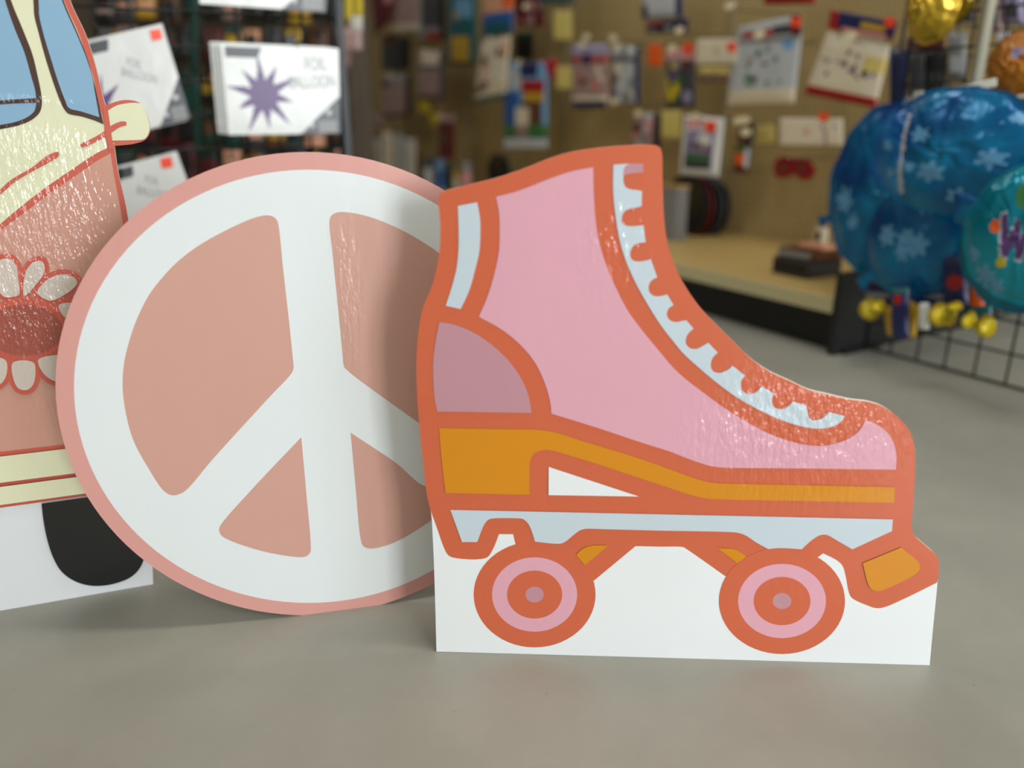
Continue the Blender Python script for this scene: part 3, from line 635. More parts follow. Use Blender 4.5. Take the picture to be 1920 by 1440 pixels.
gp('banner_package', R4(840,-60,892,122,.02), .22, 'teal', [('r',.2,.8,.05,.3,'gold'),('r',0,1,0,.05,'black'),('r',.3,.9,.5,.7,'sky'),('c',.35,.52,.05,'gold')], 'tall teal banner pack', hk=False)
gp('party_favor_package', R4(786,-60,836,76,.0), .2, 'grey', [('r',.3,1,0,.12,'red'),('r',.8,1,0,1,'black'),('r',.2,.8,.2,.6,'dgrey')], 'grey pack with a red lower edge left of the tall teal banner', hk=False)
gp('party_favor_package', R4(784,92,834,186,.06), .2, 'mauve', [('r',0,.85,.0,.08,'black'),('r',.1,.8,.62,.68,'dgrey'),('r',.2,.8,.68,.98,'cream'),('r',.85,1,0,1,'dgrey')], 'cream and mauve pack under the grey pack')
gp('party_favor_package', R4(716,142,770,222,-.08), .2, 'mauve', [('r',0,1,.85,1,'grey'),('r',0,.3,.75,.9,'maroon'),('r',.85,1,0,1,'black'),('r',.0,1,.0,.06,'black')], 'dull mauve pack with a dark edge')
gp('party_favor_package', R4(735,-60,788,60,-.05), .2, 'mauve', [('r',0,1,0,.1,'cream')], 'dusty pink pack cut off by the top, left of the grey pack', hk=False)
gp('pennant_package', [(690,-60),(738,-60),(732,40),(702,68)], .24, 'maroon', [('r',.75,1,.4,1,'pink')], 'maroon pennant pack cut off by the top of the frame', hk=False)
gp('party_favor_package', R4(822,216,852,300,.0), .2, 'maroon', [('r',.2,.8,.35,.6,'brown'),('r',0,1,.85,1,'mauve')], 'narrow maroon pack above the party cups')
gp('party_favor_package', R4(786,190,806,212), .15, 'yellow', [], 'small yellow card beside the cream and mauve pack', hk=False)
gp('party_favor_package', R4(806,213,824,236), .15, 'yellow', [], 'tiny yellow card above the narrow maroon pack', hk=False)
gp('party_favor_package', R4(715,62,745,132), .12, 'dgrey', [('r',0,1,.6,1,'brown')], 'dark grey pack below the dusty pink pack', hk=False)
gp('party_favor_package', R4(745,70,768,130), .18, 'black', [], 'black pack beside the dark grey pack', hk=False)
gp('party_favor_package', R4(966,60,1000,112), .12, 'black', [('r',0,1,.7,1,'dgreen')], 'black pack above the rainbow pack', hk=False)
# curtain packs: pale vertical streamer packs in a row
for i, x_ in enumerate((650, 672, 694, 716, 738, 760)):
    gp('streamer_package', R4(x_, 246+(i%3)*7, x_+19, 345), .16+.02*(i%2), ('lgrey','cream','silver','cream','lgrey','silver')[i], [('r',.35,.6,0,.9,('silver','white')[i%2])], 'pale silver streamer pack, number %s from the left in the row above the peace sign' % ('one','two','three','four','five','six')[i], hk=False, group='silver streamer packs', grid=(10,20))
for i, (x_, y_, c_) in enumerate(((652,212,'peach'),(674,218,'lilac'),(698,214,'mauve'))):
    gp('party_favor_package', R4(x_, y_, x_+20, y_+26), .17, c_, [], ('peach','lilac','mauve')[i]+' small favour pack above the silver streamers', hk=False, grid=(8,8))
# shelf boards holding far cups
shelf_y = 372
def can(name, px0, px1, ytop, ybot, d, m, label, cat, rnd=True, group=None, band=None):
    fr = FG.off(d); a0 = fr.px(px0, ybot); a1 = fr.px(px1, ybot); zt = fr.px(px0, ytop)[1]
    w_ = (px1-px0)/2*(fr.wp(*a0)-EYE).dot(fw)/F*.92; b_ = MB(); h_ = zt-a0[1]
    n = 20; prof = [(0, 0), (w_*.9, 0), (w_, h_*.06), (w_, h_*.94), (w_*.9, h_), (0, h_)]
    vs = [(r*math.cos(2*math.pi*k/n), r*math.sin(2*math.pi*k/n)*(1 if rnd else .6), z) for r, z in prof for k in range(n)]
    fs = [(i*n+k, i*n+(k+1) % n, (i+1)*n+(k+1) % n, (i+1)*n+k) for i in range(len(prof)-1) for k in range(n)]
    b_.add(vs, fs, 0, True)
    o = b_.build(name, [pm(m)], None, fr.mw((a0[0]+a1[0])/2, a0[1])); tag(o, label, cat, group)
    if band:
        q = MB(); rr = w_*1.01; n = 20
        vs = [(rr*math.cos(2*math.pi*k/n), rr*math.sin(2*math.pi*k/n)*(1 if rnd else .6), z) for z in (h_*.3, h_*.75) for k in range(n)]
        q.add(vs, [(k, (k+1) % n, n+(k+1) % n, n+k) for k in range(n)], 0, True); q.build('label_band', [pm(band)], o)
    return o, a0[1]
zsh = None
for (x0_, x1_, yt, m, bd, lb) in ((796,818,294,'dgrey','lgrey','dark party cup with a pale band, left end of the far shelf'),(818,838,298,'sky','blue','sky blue party cup on the far shelf'),(838,850,304,'dgreen',None,'slim green party cup on the far shelf'),
     (850,864,318,'gold','cream','short gold party cup on the far shelf'),(866,886,302,'grey','pink','grey party cup with a pink band, right of the gold one')):
    o, zz = can('party_cup', x0_, x1_, yt, 372, .12, m, lb, 'cup', band=bd, group='party cups on the far shelf')
    zsh = zz
q = MB(); qa = FG.off(.12).px(790, 372)[0]; qb = FG.off(.12).px(900, 372)[0]; q.box(qa, qb, -.26, -.0125, zsh-.018, zsh-.001); q.build('shelf_board', [shelfm], g)
# stacked foil pans seen edge-on, dark and round
def discstack(label, cxp, cyp, rpx, d0, n, m, tilt_label):
    for i in range(n):
        fr = FG.off(d0+i*.028); c0 = fr.px(cxp-i*11, cyp); r_ = abs(fr.px(cxp+rpx*.5, cyp)[0]-c0[0])
        rr = abs(fr.px(cxp, cyp-rpx)[1]-c0[1]); b_ = MB(); nn = 28
        prof = [(0, -.004), (rr*.7, -.004), (rr*.8, -.016), (rr, -.018), (rr, -.014), (rr*.8, 0), (0, 0)]
        vs = [(r*math.cos(2*math.pi*k/nn), y, r*math.sin(2*math.pi*k/nn)) for r, y in prof for k in range(nn)]
        fs = [(a_*nn+k, a_*nn+(k+1) % nn, (a_+1)*nn+(k+1) % nn, (a_+1)*nn+k) for a_ in range(len(prof)-1) for k in range(nn)]
        b_.add(vs, fs, 0, True); o = b_.build('party_tray', [m[i % len(m)]], None, fr.mw(*c0)); tag(o, label % tilt_label[i], 'tray', 'round party trays')
tm = [pm('black', .2), pm('dgrey', .2), pm('maroon', .25)]
discstack('round dark party tray standing on edge on the base shelf, %s', 1334, 388, 58, .08, 5, [tm[0], tm[1], tm[0], tm[2], tm[0]], ['rearmost against the pegboard', 'second from the pegboard', 'middle of the stack', 'second from the front', 'front of the stack'])
discstack('round dark tray on the far part of the board above the skate ankle, %s', 945, 322, 34, .10, 2, [tm[1], tm[0]], ['rear one', 'front one'])
fr = FG.off(.36); bx = MB(); q0 = fr.px(1240, 452); q1 = fr.px(1274, 452); zt = fr.px(1262, 352)[1]
bx.box(-(q1[0]-q0[0])/2, (q1[0]-q0[0])/2, -.03, .03, 0, zt-SH); bo = bx.build('storage_box', [pm('grey')], None, fr.mw((q0[0]+q1[0])/2, SH)); tag(bo, 'grey box on the base shelf in front of the round trays', 'box')
q = MB(); q.box(-(q1[0]-q0[0])/2-.003, (q1[0]-q0[0])/2+.003, -.033, .033, zt-SH, zt-SH+.012); q.build('lid', [pm('tan')], bo)
# clutter at the near end of the base shelf
fr = FG.off(.50)
def sbox(name, label, cat, x0_, x1_, yt, m, d, z0, hh, group=None, lid=None, depth=.09):
    fr = FG.off(d); a0 = fr.px(x0_, yt)[0]; a1 = fr.px(x1_, yt)[0]; b_ = MB(); w_ = abs(a1-a0)
    b_.box(-w_/2, w_/2, -depth/2, depth/2, 0, hh); o = b_.build(name, [pm(m)], None, fr.mw((a0+a1)/2, z0)); tag(o, label, cat, group)
    bm = bmesh.new(); bm.from_mesh(o.data); bmesh.ops.bevel(bm, geom=bm.edges[:], offset=.006, segments=2, affect='EDGES'); bm.to_mesh(o.data); bm.free()
    if lid: q = MB(); q.box(-w_/2+.01, w_/2-.01, -depth/2-.001, -depth/2, hh*.2, hh*.8); q.build('label_panel', [pm(lid)], o)
    return o
sbox('pan_package', 'dark grey foil pan pack at the near end of the base shelf, lowest', 'package', 1478, 1548, 500, 'dgrey', .50, SH, .055, 'foil pan packs', 'black', depth=.16)
sbox('pan_package', 'brown and grey foil pan pack resting on the dark grey one', 'package', 1486, 1556, 480, 'brown', .50, SH+.055, .03, 'foil pan packs', 'grey', depth=.15)
sbox('ribbon_package', 'peach ribbon pack on top of the foil pan packs', 'package', 1508, 1562, 460, 'peach', .50, SH+.085, .014, None, None, depth=.08)
sbox('ribbon_package', 'small white ribbon pack standing above the peach one', 'package', 1530, 1550, 440, 'cream', .50, SH+.099, .05, None, 'brown', depth=.03)

# ================================================================== right: grid wall and balloons
gridm = mat('black_grid_wire', (26,26,28), .4, metal=.3)
def gridwall(name, label, fr, x0, x1, z0, z1, cell=.0762, r=.0028):
    q = MB(); n = int(round((x1-x0)/cell)); x1 = x0+n*cell
    for i in range(n+1): q.tube([(x0+i*cell, 0, z0), (x0+i*cell, 0, z1)], r*(1.5 if i in (0, n) else 1), 6)
    m_ = int((z1-z0)/cell)
    for j in range(m_+1): q.tube([(x0, -.0056, z0+j*cell+.004), (x1, -.0056, z0+j*cell+.004)], r*(1.3 if j == 0 else 1), 6)
    o = q.build(name, [gridm], None, fr.mw()); tag(o, label, 'grid wall', 'black grid walls'); return o
ga = on_floor(1622, 655); gb = on_floor(1920, 736)
FA = Fr(ga, math.degrees(math.atan2(gb.y-ga.y, gb.x-ga.x)), 0)
gw = gridwall('grid_wall', 'black wire grid wall carrying the blue balloons at the right', FA, 0, 1.22, .004, 1.83)
gc = on_floor(1572, 660); gd = on_floor(1738, 623)
FB = Fr(gd, math.degrees(math.atan2(gd.y-gc.y, gd.x-gc.x)), 0); lenB = (gd-gc).length
gridwall('grid_wall', 'black wire grid wall turned away behind the blue balloons', FB, -lenB+.08, .9, .004, 1.83)
ft = MB(); ft.box(-.01, .01, -.10, .06, .0, .014); fo = ft.build('foot', [gridm], gw)
polem = mat('cream_pole_enamel', (205,200,180), .35)
pa = FA.off(.045).px(1815, 175)[0]; pb = FA.wp(pa, 0, .0225); q = MB(); q.tube([(0,0,.52),(0,0,2.1)], .013, 14); po = q.build('display_pole', [polem], None, Matrix.Translation(pb)); tag(po, 'cream vertical pole clipped to the front of the balloon grid wall', 'pole')
q = MB(); q.tube([(0,0,2.1),(0,0,2.115)], .0145, 16); q.build('end_cap', [polem], po)

def foil_mat(key, c1, c2, scale=6, metal=.35, rough=.18):
    if key in MATS: return MATS[key]
    m = bpy.data.materials.new(key); m.use_nodes = True; nt = m.node_tree; N = nt.nodes; L = nt.links; b = N['Principled BSDF']
    tc = N.new('ShaderNodeTexCoord'); n = N.new('ShaderNodeTexNoise'); n.inputs['Scale'].default_value = scale; n.inputs['Detail'].default_value = 3
    L.new(tc.outputs['Object'], n.inputs['Vector'])
    r = N.new('ShaderNodeValToRGB'); e = r.color_ramp.elements; e[0].position = .35; e[0].color = lin(c1); e[1].position = .68; e[1].color = lin(c2)
    L.new(n.outputs['Fac'], r.inputs[0]); L.new(r.outputs[0], b.inputs['Base Color'])
    n2 = N.new('ShaderNodeTexNoise'); n2.inputs['Scale'].default_value = 16; n2.inputs['Detail'].default_value = 3; L.new(tc.outputs['Object'], n2.inputs['Vector'])
    bp = N.new('ShaderNodeBump'); bp.inputs['Strength'].default_value = .7; bp.inputs['Distance'].default_value = .012
    L.new(n2.outputs['Fac'], bp.inputs['Height']); L.new(bp.outputs['Normal'], b.inputs['Normal'])
    b.inputs['Metallic'].default_value = metal; b.inputs['Roughness'].default_value = rough
    MATS[key] = m; return m
blues = foil_mat('snowflake_foil_blue', (0,58,128), (8,128,172), 7, .3, .22); flake = mat('snowflake_print', (92,152,192), .35)
def balloon(name, label, fr, cpx, rpx, m, zones=(), ry=None, seed=0, puffd=.05, tail=None, cat='balloon', group=None, ang0=0):
    """flat-hung foil balloon: rumpled lens with a seam rim and a neck tab"""
    R = random.Random(seed); c = fr.px(*cpx); r = abs(fr.px(cpx[0]+rpx, cpx[1])[0]-fr.px(cpx[0]-rpx, cpx[1])[0])/2
    rz = r if ry is None else abs(fr.px(cpx[0], cpx[1]-ry)[1]-fr.px(cpx[0], cpx[1]+ry)[1])/2
    na, nr = 96, 30; mats = [m]; b_ = MB(); ph = [R.uniform(0, 6) for _ in range(6)]
    def pos(i, k, side):
        t = i/nr; th = 2*math.pi*k/na
        rad = 1+.012*math.sin(13*th+ph[0])+.01*math.sin(7*th+ph[1])
        prof = (1-(t/.93)**2.2)**.7*puffd if t < .93 else 0
        wr_ = .05*puffd*math.sin(22*th+ph[2]+3*math.sin(5*th))*max(0, math.sin(math.pi*min(1, t)))**1*t + .12*puffd*math.sin(5*t*3+ph[3]+2*th)*math.sin(3*th+ph[4])*(1-t)
        return (r*rad*t*math.cos(th), -side*(prof+wr_)-.001*side, rz*rad*t*math.sin(th))
    for side in (1, -.35):
        vs = [pos(i, k, side) for i in range(nr+1) for k in range(na)]; b0 = len(b_.v); b_.v += vs
        for i in range(nr):
            for k in range(na):
                x_, _, z_ = vs[min(i+1, nr)*na+k]; mm = m; s_, t_ = x_/r, z_/rz
                if side == 1:
                    for z in zones:
                        if z[0] == 'f':
                            dx, dz = s_-z[1], t_-z[2]; d_ = math.hypot(dx, dz); a_ = math.atan2(dz, dx)
                            if d_ < z[3]*(.55+.45*abs(math.cos(3*a_+z[1]*9))**1.5): mm = z[4]
                        elif z[0] == 'c' and math.hypot(s_-z[1], t_-z[2]) < z[3]: mm = z[4]
                        elif z[0] == 'p' and inpoly(s_, t_, z[1]): mm = z[2]
                if mm not in mats: mats.append(mm)
                f = [b0+i*na+k, b0+i*na+(k+1) % na, b0+(i+1)*na+(k+1) % na, b0+(i+1)*na+k]
                b_.f.append(f if side == 1 else f[::-1]); b_.m.append(mats.index(mm)); b_.smooth.append(True)
    mm = [x if not isinstance(x, str) else pm(x) for x in mats]
    o = b_.build(name, mm, None, fr.mw(*c)); tag(o, label, cat, group)
    if tail is not None:
        an, ln_ = tail; an = math.radians(an); ca, sa = math.cos(an), math.sin(an); q = MB(); w_ = .014
        P_ = [(r*.93, -w_), (r*.93+ln_*.55, -w_*.6), (r*.93+ln_, -w_*1.3), (r*.93+ln_, w_*1.3), (r*.93+ln_*.55, w_*.6), (r*.93, w_)]
        q.prism([(p[0]*ca-p[1]*sa, p[0]*sa+p[1]*ca) for p in P_], -.003, 0); q.build('neck_tab', [mm[0]], o, recalc=True)
    return o
R_ = random.Random(3)
def flakes(n, seed, rmin=.1, rmax=.2):
    R = random.Random(seed); out = []
    for _ in range(n):
        a_, d_ = R.uniform(0, 6.28), R.uniform(.1, .85); out.append(('f', d_*math.cos(a_), d_*math.sin(a_), R.uniform(rmin, rmax), flake))
    return out
# hanging planes, nearest to the viewer last
balloon('snowflake_balloon', 'blue snowflake foil balloon at the left of the bunch, rearmost', FA.off(.10), (1668, 362), 122, blues, flakes(8, 3), ry=172, seed=1, puffd=.03, tail=(205, .05), group='blue snowflake balloons')
balloon('snowflake_balloon', 'lower blue snowflake foil balloon, under the front one', FA.off(.17), (1712, 455), 92, blues, flakes(6, 8, .16, .28), ry=110, seed=2, puffd=.03, tail=(225, .06), group='blue snowflake balloons')
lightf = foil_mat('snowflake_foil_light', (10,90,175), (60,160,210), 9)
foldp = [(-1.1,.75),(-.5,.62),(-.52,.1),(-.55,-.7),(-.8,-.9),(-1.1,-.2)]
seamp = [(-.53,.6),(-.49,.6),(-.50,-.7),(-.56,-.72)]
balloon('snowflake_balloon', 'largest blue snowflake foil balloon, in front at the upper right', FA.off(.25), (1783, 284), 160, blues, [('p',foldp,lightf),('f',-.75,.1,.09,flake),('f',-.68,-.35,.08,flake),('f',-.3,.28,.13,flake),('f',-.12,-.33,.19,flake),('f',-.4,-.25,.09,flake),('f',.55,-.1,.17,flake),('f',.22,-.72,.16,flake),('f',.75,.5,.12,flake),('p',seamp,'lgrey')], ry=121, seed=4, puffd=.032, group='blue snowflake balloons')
pf = pack('snowflake_balloon', FA.off(.27), [(1788,352),(1842,372),(1836,422),(1790,418)], .004, blues, [('f',.5,.6,.3,flake)], label='small blue snowflake tag hanging in front of the teal balloon', cat='tag', grid=(8,8))
tealf = foil_mat('teal_foil', (0,118,145), (10,160,180), 4)
Wp = [(-.36,.30),(-.25,.30),(-.20,-.05),(-.13,.22),(-.07,.22),(.0,-.05),(.05,.30),(.16,.30),(.04,-.34),(-.05,-.34),(-.10,-.08),(-.16,-.34),(-.26,-.34)]
Up = [(.22,.28),(.32,.28),(.34,-.2),(.44,-.2),(.46,.28),(.56,.28),(.54,-.28),(.44,-.36),(.32,-.36),(.24,-.28)]
balloon('teal_letter_balloon', 'teal round foil balloon printed with a purple letter, at the right edge', FA.off(.30), (1932, 440), 136, tealf,
    [('c',-.42,.1,.10,'orange'),('c',.0,.58,.22,'green'),('p',[(p[0]*1.12+.01,p[1]*1.1) for p in Wp],'lgrey'),('p',Wp,'purple'),('c',-.25,-.42,.08,'yellow'),('f',-.72,-.35,.12,flake),('f',-.5,-.66,.2,flake),('f',-.3,-.8,.14,flake)], ry=136, seed=8, puffd=.03)
balloon('teal_letter_balloon', 'plain teal foil balloon rim directly behind the lettered one', FA.off(.22), (1922, 458), 132, foil_mat('teal_foil_dark', (0,85,110), (0,115,140), 5), (), ry=136, seed=9, puffd=.02)
balloon('gold_balloon', 'gold foil balloon tip hanging from the top of the frame', FA.off(.12), (1752, 8), 52, foil_mat('gold_foil', (150,115,10), (215,180,60), 8, .6), (), ry=76, seed=10, puffd=.05)
balloon('gold_balloon', 'darker gold foil balloon edge behind the gold tip', FA.off(.06), (1790, -10), 44, foil_mat('old_gold_foil', (95,75,5), (140,115,20), 8, .5), (), ry=58, seed=11, puffd=.03)
balloon('copper_balloon', 'copper orange foil balloon at the right edge above the blue one', FA.off(.12), (1912, 118), 62, foil_mat('copper_foil', (150,90,15), (190,120,35), 5, .2, .35), (('c',.1,.3,.18,'lilac'),), ry=62, seed=12, puffd=.03)
# faceout rails
q = MB(); a0 = FA.px(1706, 186); 
fr = FA
for (xa, ya, xb, yb) in ((1700,188,1868,150),(1700,196,1868,158)):
    p0 = FA.off(.22).px(xa, ya); p1 = FA.off(.22).px(xb, yb); q.tube([(p0[0], -.22, p0[1]), (p1[0], -.22, p1[1])], .004, 8)
for xx in (1722, 1845):
    p0 = FA.off(.22).px(xx, 178); q.tube([(p0[0], -.22, p0[1]), (p0[0], -.001, p0[1])], .005, 8); q.box(p0[0]-.008, p0[0]+.008, -.226, -.214, p0[1]-.012, p0[1]+.008)
ro = q.build('hanging_rail', [mat('clear_rail', (190,188,176), .25)], None, FA.mw()); tag(ro, 'pale double rail holding the blue snowflake balloons', 'rail')
# packs under the balloons
def ap(name, quad, d, base, zones, label, th=.01, cat='package', group=None, seed=0, **kw): return pack(name, FA.off(d), quad, th, base, zones, label=label, cat=cat, group=group, seed=seed, **kw)
ap('party_banner_package', R4(1622,522,1815,580,.02), .14, 'navy', [('r',.0,1,.42,.56,'grey'),('r',.3,.45,0,1,'teal')], 'wide navy pack under the snowflake balloons', th=.02)
ap('party_banner_package', R4(1768,478,1812,570,.02), .18, 'navy', [('c',.6,.45,.16,'red')], 'navy pack with a red dot beside the teal balloon', th=.01)
ap('party_banner_package', R4(1672,540,1704,636,-.01), .22, 'navy', [('c',.5,.78,.09,'red'),('r',0,1,.88,1,'teal')], 'narrow navy pack hanging below the balloons', th=.01)
ap('party_banner_package', R4(1724,568,1742,618,-.01), .22, 'white', [], 'small white pack between the yellow foil balls', th=.006)
ap('party_banner_package', R4(1818,530,1846,578,.05), .16, 'orange', [], 'orange pack tucked behind the teal balloon', th=.008)
ap('party_banner_package', R4(1810,570,1860,596,.05), .16, 'teal', [], 'teal strip pack above the rightmost yellow ball', th=.008)
ap('party_banner_package', [(1656,575),(1684,575),(1676,634),(1664,628)], .18, 'gold', [], 'dull gold tapering pack left of the narrow navy one', th=.008)
ap('party_banner_package', [(1700,560),(1726,575),(1716,632),(1704,634)], .18, 'gold', [], 'dull gold tapering pack right of the narrow navy one', th=.008)
yf = foil_mat('yellow_foil', (150,125,0), (205,180,10), 10, .2, .15)
for i, (x_, y_, rx_, ry_, lb) in enumerate(((1632,580,19,22,'leftmost by the black end panel'),(1650,574,12,14,'tucked behind the leftmost one'),(1762,590,19,24,'just right of the white pack'),(1782,594,13,20,'behind the one right of the white pack'),(1794,574,12,10,'small one under the wide navy pack'),
        (1820,600,11,18,'left one of the rightmost pair'),(1850,612,20,23,'right one of the rightmost pair'))):
    balloon('yellow_foil_ball', 'round yellow foil ball, '+lb, FA.off(.2+.012*(i % 3)), (x_, y_), rx_, yf, (), ry=ry_, seed=20+i, puffd=.03, cat='ornament', group='yellow foil balls')
# dim packs seen through the turned grid wall, upper right
for i, (x0_, y0_, x1_, y1_, c_, lb) in enumerate(((1668,90,1702,210,'navy','navy pack on the turned grid wall'),(1700,70,1770,92,'maroon','maroon strip above the black packs'),(1704,95,1738,180,'dgrey','dark grey pack on the turned grid wall'),(1738,90,1776,180,'black','black pack on the turned grid wall'),
        (1778,60,1812,150,'grey','grey pack left of the cream pole'),(1846,-30,1880,60,'mauve','mauve pack right of the cream pole'),(1880,-30,1920,45,'lilac','lilac pack at the upper right corner'),(1770,-20,1826,40,'dgrey','dark grey pack at the top beside the pole'),(1868,60,1892,130,'lgrey','pale pack beside the copper balloon'))):
    pack('hanging_package', FA.off(-.12), R4(x0_, y0_, x1_, y1_, .02), .01, c_, [('r',.2,.8,.2,.5,('dgrey','lgrey','teal')[i % 3])] if i > 2 else (), label=lb, cat='package', group='packs on the turned grid wall', grid=(10,12))

# ================================================================== left: grid wall with white balloon packs
FL = Fr(EYE+ray(500, 300)*1.95, 22, 0); FL.B.z = 0
lx0 = FL.px(130, 300)[0]; lx1 = FL.px(642, 300)[0]
gridwall('grid_wall', 'black wire grid wall behind the white balloon packs', FL, lx1-13*.0762, lx1, .004, 1.83, r=.0035)
q = MB(); q.box(-.008, .008, -.008, .008, 0, 1.86)
for i, x_ in enumerate((lx1+.016, lx1-13*.0762-.016)):
    o = q.build('rack_post', [gridm], None, FL.mw(x_, 0, 0)) if i == 0 else None
    if o is None:
        o = first.copy(); C.objects.link(o); o.matrix_world = FL.mw(x_, 0, 0)
    else: first = o
    tag(o, ('black square rack post at the right end of the white balloon packs', 'black square rack post behind the van cutout')[i], 'post', 'black rack posts')
wplas = mat('white_pack_card', (226,227,224), .28, bump=(22, .4, .004))
grey2 = mat('pack_charcoal', (70,70,76), .35); ltx = mat('pack_soft_grey_print', (150,154,157), .4)
star = []
for k in range(20):
    a_ = math.pi/2+.12+k*math.pi/10; r_ = (.42 if k % 4 == 0 else .33) if k % 2 == 0 else .15
    star.append((r_*math.cos(a_), r_*math.sin(a_)))
def letters(parent, fr, text, px, py, hpx, m, d, ang=0, wscale=1, seg=1):
    cu = bpy.data.curves.new('lettering', 'FONT'); cu.body = text; a0 = fr.px(px, py); a1 = fr.px(px, py-hpx)
    cu.size = (a1[1]-a0[1])*1.35; cu.extrude = .0002; cu.align_x = 'CENTER'; cu.align_y = 'CENTER'; cu.space_line = .85
    t = bpy.data.objects.new('lettering', cu); C.objects.link(t); bpy.context.view_layer.update()
    me = bpy.data.meshes.new_from_object(t.evaluated_get(bpy.context.evaluated_depsgraph_get())); bpy.data.objects.remove(t); bpy.data.curves.remove(cu)
    me.transform(Matrix.Scale(wscale, 4, Vector((1,0,0)))); me.transform(Matrix.Rotation(math.radians(90), 4, 'X')); me.transform(Matrix.Rotation(math.radians(-ang), 4, 'Y')); me.materials.clear(); me.materials.append(m)
    o = bpy.data.objects.new('lettering', me); C.objects.link(o); o.parent = parent; o.matrix_parent_inverse = Matrix.Identity(4)
    o.matrix_local = parent.matrix_world.inverted() @ fr.mw(a0[0], a0[1], d)
    return o
def wpack(fr, quad, label, sticker=None, starc=(.33,.45), stars=True, n_behind=0, corner=True, txt=None, ang=0, brand=True, th=.012):
    zs = []
    asp = 1.35
    if corner: zs.append(('p', [(.55,-.1),(1.1,-.1),(1.1,.5),(.98,.42)], grey2))
    if corner: zs += [('r',.80,.97,.02,.16,'grey'),('c',.74,.10,.03,'lgrey'),('c',.90,.25,.03,'lgrey')]
    if stars: zs.append(('p', [(starc[0]+p[0]*.78, starc[1]+p[1]*1.15) for p in star], 'purple'))
    if brand: zs.append(('p', [(.03,.86),(.30,.86),(.33,.97),(.03,.97)], grey2))
    o = pack('balloon_package', fr, quad, th, wplas, zs, grid=(90, 70), flat=True, label=label, group='white foil balloon packages')
    o.data.materials[0] = wplas
    if sticker: sub(o, 'price_sticker', fr, sticker, .0006, 'sticker', th+.001)
    if txt:
        for (s_, x_, y_, h_) in txt: letters(o, fr, s_, x_, y_, h_, ltx, th+.0004, ang, .62)
    return o
bpy.context.view_layer.update()
qA = [(412,82),(633,92),(637,250),(428,253)]
oA = wpack(FL.off(.16), qA, 'white balloon pack with a purple starburst, frontmost of its stack on the grid wall', txt=[('FOIL', 590,122,26), ('BALLOON', 584,155,24)], ang=3)
pw = oA.matrix_world.copy()
for i in range(3):
    fr = FL.off(.16-.017*(i+1)); dx = -6.5*(i+1)
    zs = []
    o = pack('balloon_package', fr, [(p[0]+dx, p[1]-1*(i+1)) for p in qA], .012, wplas, (), grid=(4,4), flat=True, label='white balloon pack in the starburst stack, '+('second from the front','third from the front','rearmost')[i], group='white foil balloon packages')
qB = [(150,80),(304,45),(358,222),(198,262)]
wpack(FL.off(.20), qB, 'tilted white balloon pack beside the van windscreen, with an orange sticker', sticker=[(281,58),(301,55),(305,74),(285,78)], starc=(.02,.32), txt=[('FOIL', 252,120,17), ('BALLOON', 262,143,17)], ang=-14, brand=True)
pack('balloon_package', FL.off(.17), [(p[0]-8, p[1]+4) for p in qB], .012, wplas, (), grid=(4,4), flat=True, label='white balloon pack hidden behind the tilted one with the orange sticker', group='white foil balloon packages')
qC = [(205,316),(331,283),(385,430),(262,480)]
wpack(FL.off(.20), qC, 'lower tilted white balloon pack peeking above the peace sign', sticker=[(300,297),(321,293),(325,312),(304,316)], stars=False, corner=False, txt=[('FOIL', 285,338,15), ('BALLOON', 290,362,16)], ang=-14, brand=True)
qD = [(365,-165),(620,-150),(610,24),(374,8)]
wpack(FL.off(.16), qD, 'white balloon pack cut off by the top of the frame, above the starburst pack', stars=False, brand=False)
for (x_, y_, w_) in ((545,92,'starburst balloon packs'),(200,80,'tilted white balloon packs'),(240,318,'lower tilted balloon pack')):
    a_, b_ = FL.px(x_, y_); q = MB(); q.tube([(0,-.002,.0),(0,-.23,0),(0,-.235,.015)], .0035, 6); q.box(-.012,.012,-.0095,-.0062,-.03,.03)
    o = q.build('grid_hook', [gridm], None, FL.mw(a_, b_)); tag(o, 'black grid hook holding the '+w_, 'hook', 'black grid hooks')

# -- far fixture behind the left grid wall: its own pegboard with small packs
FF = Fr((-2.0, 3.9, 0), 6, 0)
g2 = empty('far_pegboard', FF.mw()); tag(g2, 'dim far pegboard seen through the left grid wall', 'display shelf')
q = MB(); q.box(-2.2, 1.32, 0, .012, .1, 1.9); q.build('pegboard_panel', [mat('shade_darkened_board', (74,60,42), .6)], g2)  # shade on this far board is put into its base colour
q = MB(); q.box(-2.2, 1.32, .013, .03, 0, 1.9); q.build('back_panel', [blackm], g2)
q = MB(); q.box(-2.2, 1.32, -.4, -.001, .1, .14); q.build('base_shelf', [shelfm], g2)
cols = ['maroon','dgreen','black','black','brown','mauve','gold','dgrey','black','black','peach','dgreen','black','black','brown','black','dgrey']
words = dict(maroon='maroon', dgreen='dark green', black='black', brown='brown', mauve='mauve', gold='gold', dgrey='charcoal', peach='peach', grey='grey', navy='navy')
R = random.Random(17)
rown = ['top', 'second', 'third', 'fourth', 'bottom']; coln = ['first','second','third','fourth','fifth','sixth','seventh','eighth','ninth','tenth','eleventh','twelfth','thirteenth']
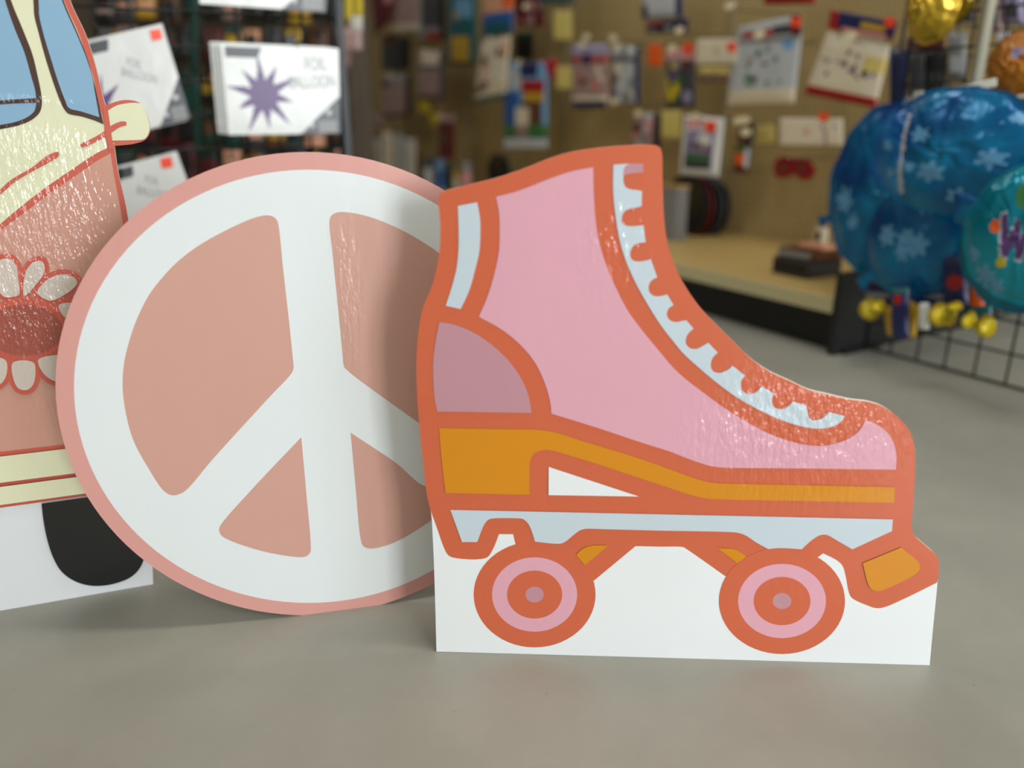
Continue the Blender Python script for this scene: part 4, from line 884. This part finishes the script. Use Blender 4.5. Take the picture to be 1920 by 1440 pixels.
for rI, yy in enumerate((-28, 52, 132, 205, 275)):
    for cI in range(12):
        x_ = 178+cI*40+R.uniform(-5, 5); w_ = R.uniform(30, 40); h_ = R.uniform(60, 78); c_ = R.choice(cols); c2 = R.choice(cols)
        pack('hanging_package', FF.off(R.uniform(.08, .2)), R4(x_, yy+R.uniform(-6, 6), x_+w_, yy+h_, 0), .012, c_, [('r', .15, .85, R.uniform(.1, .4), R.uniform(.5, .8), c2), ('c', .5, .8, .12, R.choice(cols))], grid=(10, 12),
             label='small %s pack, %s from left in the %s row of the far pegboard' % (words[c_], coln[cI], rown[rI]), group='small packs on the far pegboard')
# teal strips and the yellow tassels between rack and pegboard
for i, (x0_, y0_, x1_, y1_, c_, lb) in enumerate(((356,-20,372,140,'dgreen','upper dark green strip pack at the left of the starburst stack'),(362,150,376,290,'dgreen','lower dark green strip pack at the left of the starburst stack'),(636,190,652,290,'dgreen','dark green strip pack just right of the starburst stack'),
        (646,-30,664,44,'yellow','yellow strip pack left one at the top'),(666,-30,680,34,'yellow','yellow strip pack right one at the top'),(655,30,680,60,'silver','pale silver pack under the yellow strips'),(640,58,680,96,'mauve','mauve pack under the pale silver one'))):
    pack('strip_package', Fr((-.45, 3.0, 0), 0).off(.02*i), R4(x0_, y0_, x1_, y1_, .0), .008, c_, (), label=lb, group='strip packs beside the rack', grid=(6, 12))

# ================================================================== camera, world, view
cam = bpy.data.cameras.new('camera'); co = bpy.data.objects.new('camera', cam); C.objects.link(co)
cam.sensor_width = 36; cam.lens = F/W*36; cam.clip_start = .02
co.matrix_world = Matrix(((rt.x, up.x, -fw.x, 0), (rt.y, up.y, -fw.y, 0), (rt.z, up.z, -fw.z, CH), (0,0,0,1)))
cam.dof.use_dof = True; cam.dof.focus_distance = .93; cam.dof.aperture_fstop = cam.lens/16.5
sc = bpy.context.scene; sc.camera = co
w = bpy.data.worlds.new('world'); sc.world = w; w.use_nodes = True
w.node_tree.nodes['Background'].inputs[0].default_value = (.75, .85, 1, 1); w.node_tree.nodes['Background'].inputs[1].default_value = 1.0
sc.view_settings.view_transform = 'Standard'; sc.view_settings.look = 'None'; sc.view_settings.gamma = 1; sc.view_settings.exposure = -.10
sc.view_settings.use_curve_mapping = False
for o in bpy.data.objects:
    for k_ in ('_c', '_w'):
        if k_ in o: del o[k_]
